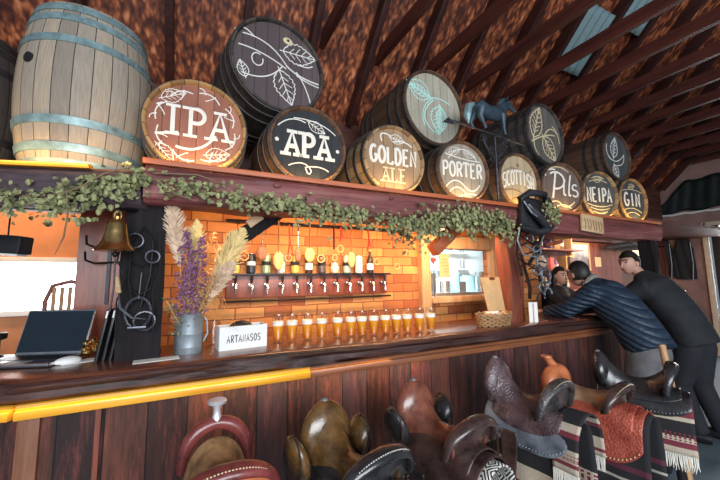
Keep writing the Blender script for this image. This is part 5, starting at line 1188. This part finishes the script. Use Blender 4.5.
blanket('cream and maroon banded blanket with white fringe below the plum brown saddle', x, y, a, h, -.29, .16, .54, B4, fr_w)
b = thing('folded_cloth', 'small cream, maroon and black cloth with fringe draped behind the plum brown saddle', 'cloth', (x+.02+.5*math.sin(a)*.5, y-.5*math.cos(a)*.5, h+.005), a)
o = MB().sheet(dsheet(-.06, .06, .32, -.01, .135, 8, 40, wav=.008)).build('cloth', B4b, b); solid(o, .008)
for s in (-1, 1):
    f_ = MB(); xx, z = drape(s*.32, .135)
    for q in range(18): yy = -.055+.11*q/17; f_.tube([(xx, yy, z-.01), (xx+.004*s, yy+rnd.uniform(-.006, .006), z-.08)], [.004, .0025], 5)
    f_.build('fringe', fr_w, b)
x, y, a, h = SD[4]
saddle('tooled red western saddle with an orange fork and horn', x, y, a, h, dict(seat=L_tanseat, seatlab='worn tan seat', skirt=L_red, jockey=L_red, fork=L_orange, cantle=L_dark, fender=L_red, stirrup=W['spoon2'], stud=W['cream']), 'western', horn='leather', peak=.085, wide=.135, cant=.04, sk=.34, skl=(-.3, .2), cw=.175, fw=.125, fk=.95)
blanket('black blanket with long white fringe under the red saddle', x, y, a, h, -.32, .16, .44, B5, fr_w, fl=.1)
x, y, a, h = SD[5]
saddle('plain glossy black saddle, rightmost at the bar', x, y, a, h, dict(seat=L_black, skirt=L_black, fork=L_black, cantle=L_black, fender=L_black), 'plain', peak=.14, wide=.13, cant=.09, sk=.2)
blanket('cream and maroon striped blanket with white fringe under the black saddle', x, y, a, h, -.27, .1, .37, B6, fr_w, fl=.09)
t = thing('wooden_pole', 'short pale wooden pole standing up behind the black saddle', 'pole', (2.96, 1.2, 0)); MB().tube([(-.03, -.06, 0), (.0, 0, .72), (.05, .05, 1.0)], .022, 10).build('shaft', W['palewoodz'], t); MB().lathe([(.004, 0), (.09, 0), (.09, .02), (.004, .025)], 16, (-.03, -.06, 0)).build('foot', W['post'], t)

# ------------------------------------------------------------------ people
def skinned(verts, edges, root, sub=2):
    nm = list(verts); me = bpy.data.meshes.new('tmp'); me.from_pydata([verts[k][0] for k in nm], [(nm.index(a), nm.index(b)) for a, b in edges] if False else [], [])
    bm = bmesh.new(); vs = {k: bm.verts.new(verts[k][0]) for k in nm}
    for a, b in edges: bm.edges.new((vs[a], vs[b]))
    bm.to_mesh(me); bm.free()
    o = bpy.data.objects.new('tmp', me); COL.objects.link(o)
    o.modifiers.new('s', 'SKIN'); sm = o.modifiers.new('u', 'SUBSURF'); sm.levels = sub; sm.render_levels = sub
    for i, k in enumerate(nm):
        r = verts[k][1]; d = me.skin_vertices[0].data[i]; d.radius = r if hasattr(r, '__len__') else (r, r); d.use_root = (k == root)
    dg = bpy.context.evaluated_depsgraph_get(); out = bpy.data.meshes.new_from_object(o.evaluated_get(dg))
    bpy.data.objects.remove(o); return out
def addmesh(b, me, mi=0):
    n0 = len(b.bm.faces); b.bm.from_mesh(me); b.bm.faces.ensure_lookup_table()
    for f in b.bm.faces[n0:]: f.material_index = mi; f.smooth = True
def head(b, c, fwd, up=(0, 0, 1), s=1.0):
    f_ = V(fwd).normalized(); u = V(up); r_ = f_.cross(u).normalized(); u = r_.cross(f_); R = MX((r_, f_, u)).transposed(); c = V(c)
    def fn(p, q):
        k = max(0, -p.z); x = q.x*(1-.3*k*k); y = q.y + (.012*k if p.y > 0 else -.0) - (.01*max(0, p.z) if p.y > .6 else 0)
        if p.y < 0: y *= (1-.2*k)
        return V((x, y, q.z))
    b.mi = 0; b.ball(c, (.075*s, .096*s, .117*s), 24, 16, R, fn)
    def L(x, y, z): return c + R @ V((x*s, y*s, z*s))
    b.tube([L(0, .092, .018), L(0, .106, -.012), L(0, .117, -.032), L(0, .094, -.042)], [.008*s, .011*s, .014*s, .008*s], 8)
    for sx in (-1, 1):
        b.mi = 0; b.ball(L(sx*.076, -.01, -.005), (.012*s, .022*s, .034*s), 10, 7, R)
        b.mi = 2; b.tube([L(sx*.016, .097, .036), L(sx*.034, .095, .04), L(sx*.052, .08, .034)], .0045*s, 6)
        b.mi = 1; b.ball(L(sx*.033, .088, .014), (.0125*s, .006*s, .0075*s), 10, 6, R)
    b.mi = 3; b.tube([L(-.024, .088, -.066), L(0, .098, -.064), L(.024, .088, -.066)], [.004*s, .007*s, .004*s], 8)
    b.mi = 0
    return L
def hand(b, wrist, direc, palm_n, side, s=1.0):
    d = V(direc).normalized(); n = V(palm_n).normalized(); l = d.cross(n).normalized()*side; w = V(wrist); R = MX((l, d, n)).transposed()
    b.mi = 0; b.ball(w+d*.045*s, (.041*s, .055*s, .016*s), 14, 9, R)
    for i, (o, L) in enumerate(((-.029, .066), (-.01, .076), (.01, .071), (.028, .056))):
        p = w+d*.085*s+l*o*s; b.tube([p-d*.02*s, p, p+d*L*.4*s+n*.004*s, p+d*L*.72*s+n*.014*s, p+d*L*.92*s+n*.028*s], [.0095*s, .0092*s, .0085*s, .008*s, .0055*s], 8)
    p = w+d*.03*s-l*.034*s; b.tube([p+l*.015*s, p, p+d*.03*s-l*.022*s+n*.006*s, p+d*.055*s-l*.024*s+n*.014*s], [.013*s, .012*s, .01*s, .006*s], 8)
def hairmesh(b, c, fwd, s, bot, front):
    f_ = V(fwd).normalized(); r_ = f_.cross(V((0, 0, 1))).normalized(); u = r_.cross(f_); R = MX((r_, f_, u)).transposed()
    def fn(p, q):
        k = 1+.05*noise.noise(p*5)
        if p.y > .25: # hairline over the brow
            return V((q.x*k, q.y*k, max(q.z, front*s)*k))
        return V((q.x*k, q.y*k, max(q.z, bot*s)))
    b.ball(V(c)+R @ V((0, -.008*s, .012*s)), (.087*s, .107*s, .125*s), 22, 14, R, fn)
    return R
J_navy = NT('navy quilted jacket'); sx_ = J_navy.n('ShaderNodeSeparateXYZ', i_0=J_navy.coord()); 
wv_ = J_navy.math('ABSOLUTE', J_navy.math('SINE', J_navy.math('MULTIPLY', J_navy.math('ADD', sx_.outputs[2], J_navy.math('MULTIPLY', sx_.outputs[1], -.45)), 62.0)))
J_navy.p(Base_Color=J_navy.mix(J_navy.noise(J_navy.coord(), 14, 4), c4((.008, .018, .035)), c4((.02, .045, .08))), Roughness=.5); J_navy.bump(J_navy.math('ADD', J_navy.math('POWER', wv_, .5), J_navy.math('MULTIPLY', J_navy.noise(J_navy.coord(), 30, 3), .5)), .8, .02)
J_black = mat('black jacket cloth', (.012, .014, .018), .8, 0, .35, 12, .25); TR_grey = mat('grey trousers', (.13, .125, .13), .85, 0, .3, 8, .3); TR_black = mat('black trousers', (.012, .013, .018), .85, 0, .3, 8, .2)
VEST = mat('black padded vest', (.015, .015, .018), .6, 0, .3, 14, .3); KNIT = mat('dark knit', (.03, .03, .035), .9, 0, .3, 60, .3)
KNIT2 = mat('grey hood cloth', (.22, .2, .18), .9, 0, .2, 40, .3)
def person(label, J, fwd, jm, tm, sleeve=True, collar=None, hair=(.02, .055), hs=1.0, long_hair=False, shoe=W['black'], handdir=None, ref=None):
    """J: joints; the body is one skin surface, clothes are children"""
    t = thing('person', label, 'person', J['base'])
    B0 = V(J['base'])
    P = {k: V(q)-B0 for k, q in J.items() if k != 'base'}
    body = {'pel': (P['pel'], .09), 'waist': (P['waist'], .105), 'chest': (P['chest'], .115), 'neckb': (P['neckb'], .062), 'neck': (P['neck'], .052), 'skull': (P['head'], .055)}
    E_ = [('pel', 'waist'), ('waist', 'chest'), ('chest', 'neckb'), ('neckb', 'neck'), ('neck', 'skull')]
    for s in 'lr':
        for k, r in (('sh', .05), ('el', .04), ('wr', .03)): body[k+s] = (P[k+s], r)
        E_ += [('chest', 'sh'+s), ('sh'+s, 'el'+s), ('el'+s, 'wr'+s)]
        for k, r in (('hip', .07), ('kn', .052), ('an', .04), ('toe', .03)): body[k+s] = (P[k+s], r)
        E_ += [('pel', 'hip'+s), ('hip'+s, 'kn'+s), ('kn'+s, 'an'+s), ('an'+s, 'toe'+s)]
    b = MB(); addmesh(b, skinned(body, E_, 'pel')); head(b, P['head'], fwd, s=hs)
    for s, sd in (('l', 1), ('r', -1)): hand(b, P['wr'+s], (P['wr'+s]-P['el'+s]) if handdir is None else handdir, (0, 0, -1), sd)
    me_o = b.build('body', [W['skin'], W['eye'], W['hair'], W['lip_skin']], t, 80)
    # jacket: torso and sleeves melted into one cloth surface
    up_ = (P['waist']-P['pel']).normalized(); side = (P['shr']-P['shl']).normalized(); b = MB()
    b.tube([P['pel']-up_*.12, P['pel'], P['waist'], P['waist'].lerp(P['chest'], .6), P['chest'].lerp(P['neckb'], .35), P['neckb'], P['neckb'].lerp(P['neck'], .75)], [.2, .205, .2, .215, .2, .115, .08], 20, flat=(1, .8), up=side)
    for s in 'lr':
        sh, el, wr = P['sh'+s], P['el'+s], P['wr'+s]
        if sleeve: b.tube([P['chest'].lerp(sh, .4), sh, sh.lerp(el, .5), el, el.lerp(wr, .5), el.lerp(wr, .95)], [.09, .1, .085, .075, .065, .05], 14)
        else: b.tube([P['chest'].lerp(sh, .4), sh, sh.lerp(el, .12)], [.09, .095, .08], 14)
    def melt(o, v=.016, it=5):
        r_ = o.modifiers.new('cloth', 'REMESH'); r_.mode = 'VOXEL'; r_.voxel_size = v; r_.use_smooth_shade = True
        q = o.modifiers.new('soft', 'SMOOTH'); q.iterations = it; q.factor = .5
    melt(b.build('jacket' if sleeve else 'vest', jm, t, 80))
    if not sleeve:
        b = MB()
        for s in 'lr': b.tube([P['sh'+s], P['sh'+s].lerp(P['el'+s], .5), P['el'+s], P['el'+s].lerp(P['wr'+s], .95)], [.075, .065, .058, .042], 12)
        b.build('sleeves', KNIT, t, 80)
    b = MB(); b.tube([P['pel']-V((0, 0, .08)), P['pel'], P['pel']+up_*.1], [.14, .165, .15], 18, flat=(1, .85), up=side)
    for s in 'lr': b.tube([P['pel'].lerp(P['hip'+s], .7)+V((0, 0, .03)), P['hip'+s]-V((0, 0, .08)), P['kn'+s], P['kn'+s].lerp(P['an'+s], .5), P['an'+s]-V((0, 0, .01))], [.12, .118, .088, .078, .072], 14)
    melt(b.build('trousers', tm, t, 80), .015)
    for s in 'lr':
        a_, q = P['an'+s], P['toe'+s]; b = MB(); d = (q-a_); d.z = 0; d = d.normalized()
        z0 = -B0.z + .0
        b.tube([V((a_.x, a_.y, z0+.052))-d*.07, V((a_.x, a_.y, z0+.052)), V((q.x, q.y, z0+.042))+d*.02, V((q.x, q.y, z0+.034))+d*.085], [.045, .052, .042, .024], 12); b.build('shoe', shoe, t, 80)
    b = MB(); R = hairmesh(b, P['head'], fwd, hs, hair[0], hair[1])
    if long_hair:
        f_ = V(fwd).normalized()
        for k in range(-7, 8):
            a = pi+k*.2; p = R @ V((.075*math.sin(a), .09*math.cos(a), .03)); b.tube([P['head']+p, P['head']+p*1.1+V((0, 0, -.12)), P['head']+p*1.05+V((0, 0, -.26))], [.022, .026, .012], 8)
    b.build('hair', W['hair'], t, 80)
    if collar:
        b = MB(); n = P['neckb'].lerp(P['neck'], .6); ax = (P['neck']-P['neckb']).normalized(); o1 = ax.orthogonal().normalized(); o2 = ax.cross(o1)
        b.tube([n+(o1*math.cos(a)+o2*math.sin(a))*.078 for a in [k*2*pi/20 for k in range(21)]], .026, 10); plabel(b.build('collar', collar, t, 80), 'grey hood collar')
    return t
person('man in a navy quilted jacket and grey trousers leaning on the bar', dict(base=(3.36, 1.5, 0), pel=(3.38, 1.52, .97), waist=(3.4, 1.6, 1.1), chest=(3.43, 1.78, 1.29), neckb=(3.44, 1.9, 1.4), neck=(3.435, 1.96, 1.44), head=(3.42, 2.03, 1.51),
    shl=(3.25, 1.83, 1.34), ell=(3.18, 2.03, 1.17), wrl=(3.2, 2.27, 1.145), shr=(3.63, 1.83, 1.33), elr=(3.68, 2.05, 1.18), wrr=(3.5, 2.25, 1.145),
    hipl=(3.29, 1.5, .92), knl=(3.28, 1.58, .5), anl=(3.27, 1.46, .09), toel=(3.26, 1.6, .04), hipr=(3.48, 1.5, .92), knr=(3.5, 1.55, .5), anr=(3.52, 1.42, .09), toer=(3.53, 1.56, .04)), (.25, 1, -.15), J_navy.m, TR_grey, collar=KNIT2, hair=(-.075, .05))
person('man in a black jacket leaning on the bar end, face turned sideways', dict(base=(4.2, 1.5, 0), pel=(4.17, 1.5, .95), waist=(4.17, 1.56, 1.1), chest=(4.17, 1.72, 1.33), neckb=(4.16, 1.82, 1.47), neck=(4.15, 1.86, 1.53), head=(4.13, 1.92, 1.62),
    shl=(3.98, 1.76, 1.38), ell=(3.93, 1.98, 1.2), wrl=(4.0, 2.2, 1.145), shr=(4.37, 1.76, 1.38), elr=(4.42, 1.98, 1.2), wrr=(4.3, 2.2, 1.145),
    hipl=(4.09, 1.5, .9), knl=(4.1, 1.6, .48), anl=(4.12, 1.5, .09), toel=(4.08, 1.64, .04), hipr=(4.26, 1.48, .9), knr=(4.29, 1.52, .48), anr=(4.36, 1.42, .09), toer=(4.34, 1.56, .04)), (-.85, .15, -.05), J_black, TR_black, hair=(-.07, .05))
person('woman with long dark hair in a black vest behind the bar', dict(base=(4.2, 2.8, 0), pel=(4.2, 2.84, .9), waist=(4.2, 2.83, 1.02), chest=(4.2, 2.8, 1.22), neckb=(4.2, 2.77, 1.35), neck=(4.2, 2.755, 1.4), head=(4.19, 2.72, 1.49),
    shl=(4.36, 2.78, 1.29), ell=(4.42, 2.6, 1.16), wrl=(4.32, 2.42, 1.145), shr=(4.04, 2.78, 1.29), elr=(3.98, 2.6, 1.16), wrr=(4.08, 2.42, 1.145),
    hipl=(4.29, 2.84, .86), knl=(4.29, 2.82, .46), anl=(4.29, 2.86, .09), toel=(4.29, 2.73, .04), hipr=(4.11, 2.84, .86), knr=(4.11, 2.82, .46), anr=(4.11, 2.86, .09), toer=(4.11, 2.73, .04)), (-.25, -1, -.05), VEST, TR_black, sleeve=False, hair=(-.03, .06), hs=.96, long_hair=True)
# ------------------------------------------------------------------ light
wd_ = bpy.data.worlds.new('world'); SC.world = wd_; wd_.use_nodes = True
bg = wd_.node_tree.nodes['Background']; bg.inputs[0].default_value = (.72, .84, 1, 1); bg.inputs[1].default_value = .16
def area(name, loc, rot, sx, sy, c, p):
    l = bpy.data.lights.new(name, 'AREA'); l.shape = 'RECTANGLE'; l.size = sx; l.size_y = sy; l.color = c; l.energy = p
    o = bpy.data.objects.new(name, l); COL.objects.link(o); o.location = loc; o.rotation_euler = rot; return o
def aim(o, tgt): o.rotation_euler = (V(tgt)-o.location).to_track_quat('-Z', 'Y').to_euler()
o = area('window_daylight', (.2, -3.4, 2.1), (0, 0, 0), 5, 2.0, (.9, .95, 1), 250); aim(o, (2.1, 2, 1.75))
o = area('shelf_strip', (2.3, 1.958, 2.122), (0, 0, 0), 5.0, .03, (1, .62, .22), 8); o.rotation_euler = (rad(130), 0, 0)
o = area('side_shelf_strip', (-.8, 2.06, 2.09), (0, 0, 0), 1.1, .03, (1, .62, .22), 1.2); aim(o, (-.66, 2.5, 2.4))
o = area('tap_wash', (.85, 2.2, 1.87), (0, 0, 0), 1.5, .08, (1, .6, .3), 13); aim(o, (.85, 2.7, 1.45))
o = area('hatch_wash', (2.1, 2.3, 1.87), (0, 0, 0), .7, .08, (1, .6, .3), 7); aim(o, (2.2, 2.7, 1.35))
o = area('alcove_lamp', (5.0, 2.6, 2.1), (0, 0, 0), 1.8, .2, (1, .6, .35), 28); aim(o, (5.2, 3.3, 1.6))
o = area('left_room_lamp', (-1.6, 3.5, 2.65), (0, 0, 0), 1.0, .6, (1, .7, .42), 30); aim(o, (-1.6, 4.3, 1.6))
o = area('doorway_daylight', (9.6, 2.1, 1.6), (0, 0, 0), 1.2, 2.0, (.95, .97, 1), 60); aim(o, (7, 2.0, .8))
o = area('kitchen_tube', (3.0, 3.5, 2.3), (0, 0, 0), 1.4, .2, (.85, .96, 1), 60)
o = area('ledge_strip', (.2, 1.9, .985), (0, 0, 0), 1.9, .05, (1, .68, .25), .8)
o = area('under_ledge_strip', (.75, 1.9, .93), (0, 0, 0), 1.5, .03, (1, .6, .22), 1.6); aim(o, (.75, 2.0, .6))
vs = SC.view_settings; SC.display_settings.display_device = 'sRGB'
vs.view_transform = 'Standard'; vs.look = 'None'; vs.exposure = 0.7; vs.gamma = 1; vs.use_curve_mapping = False
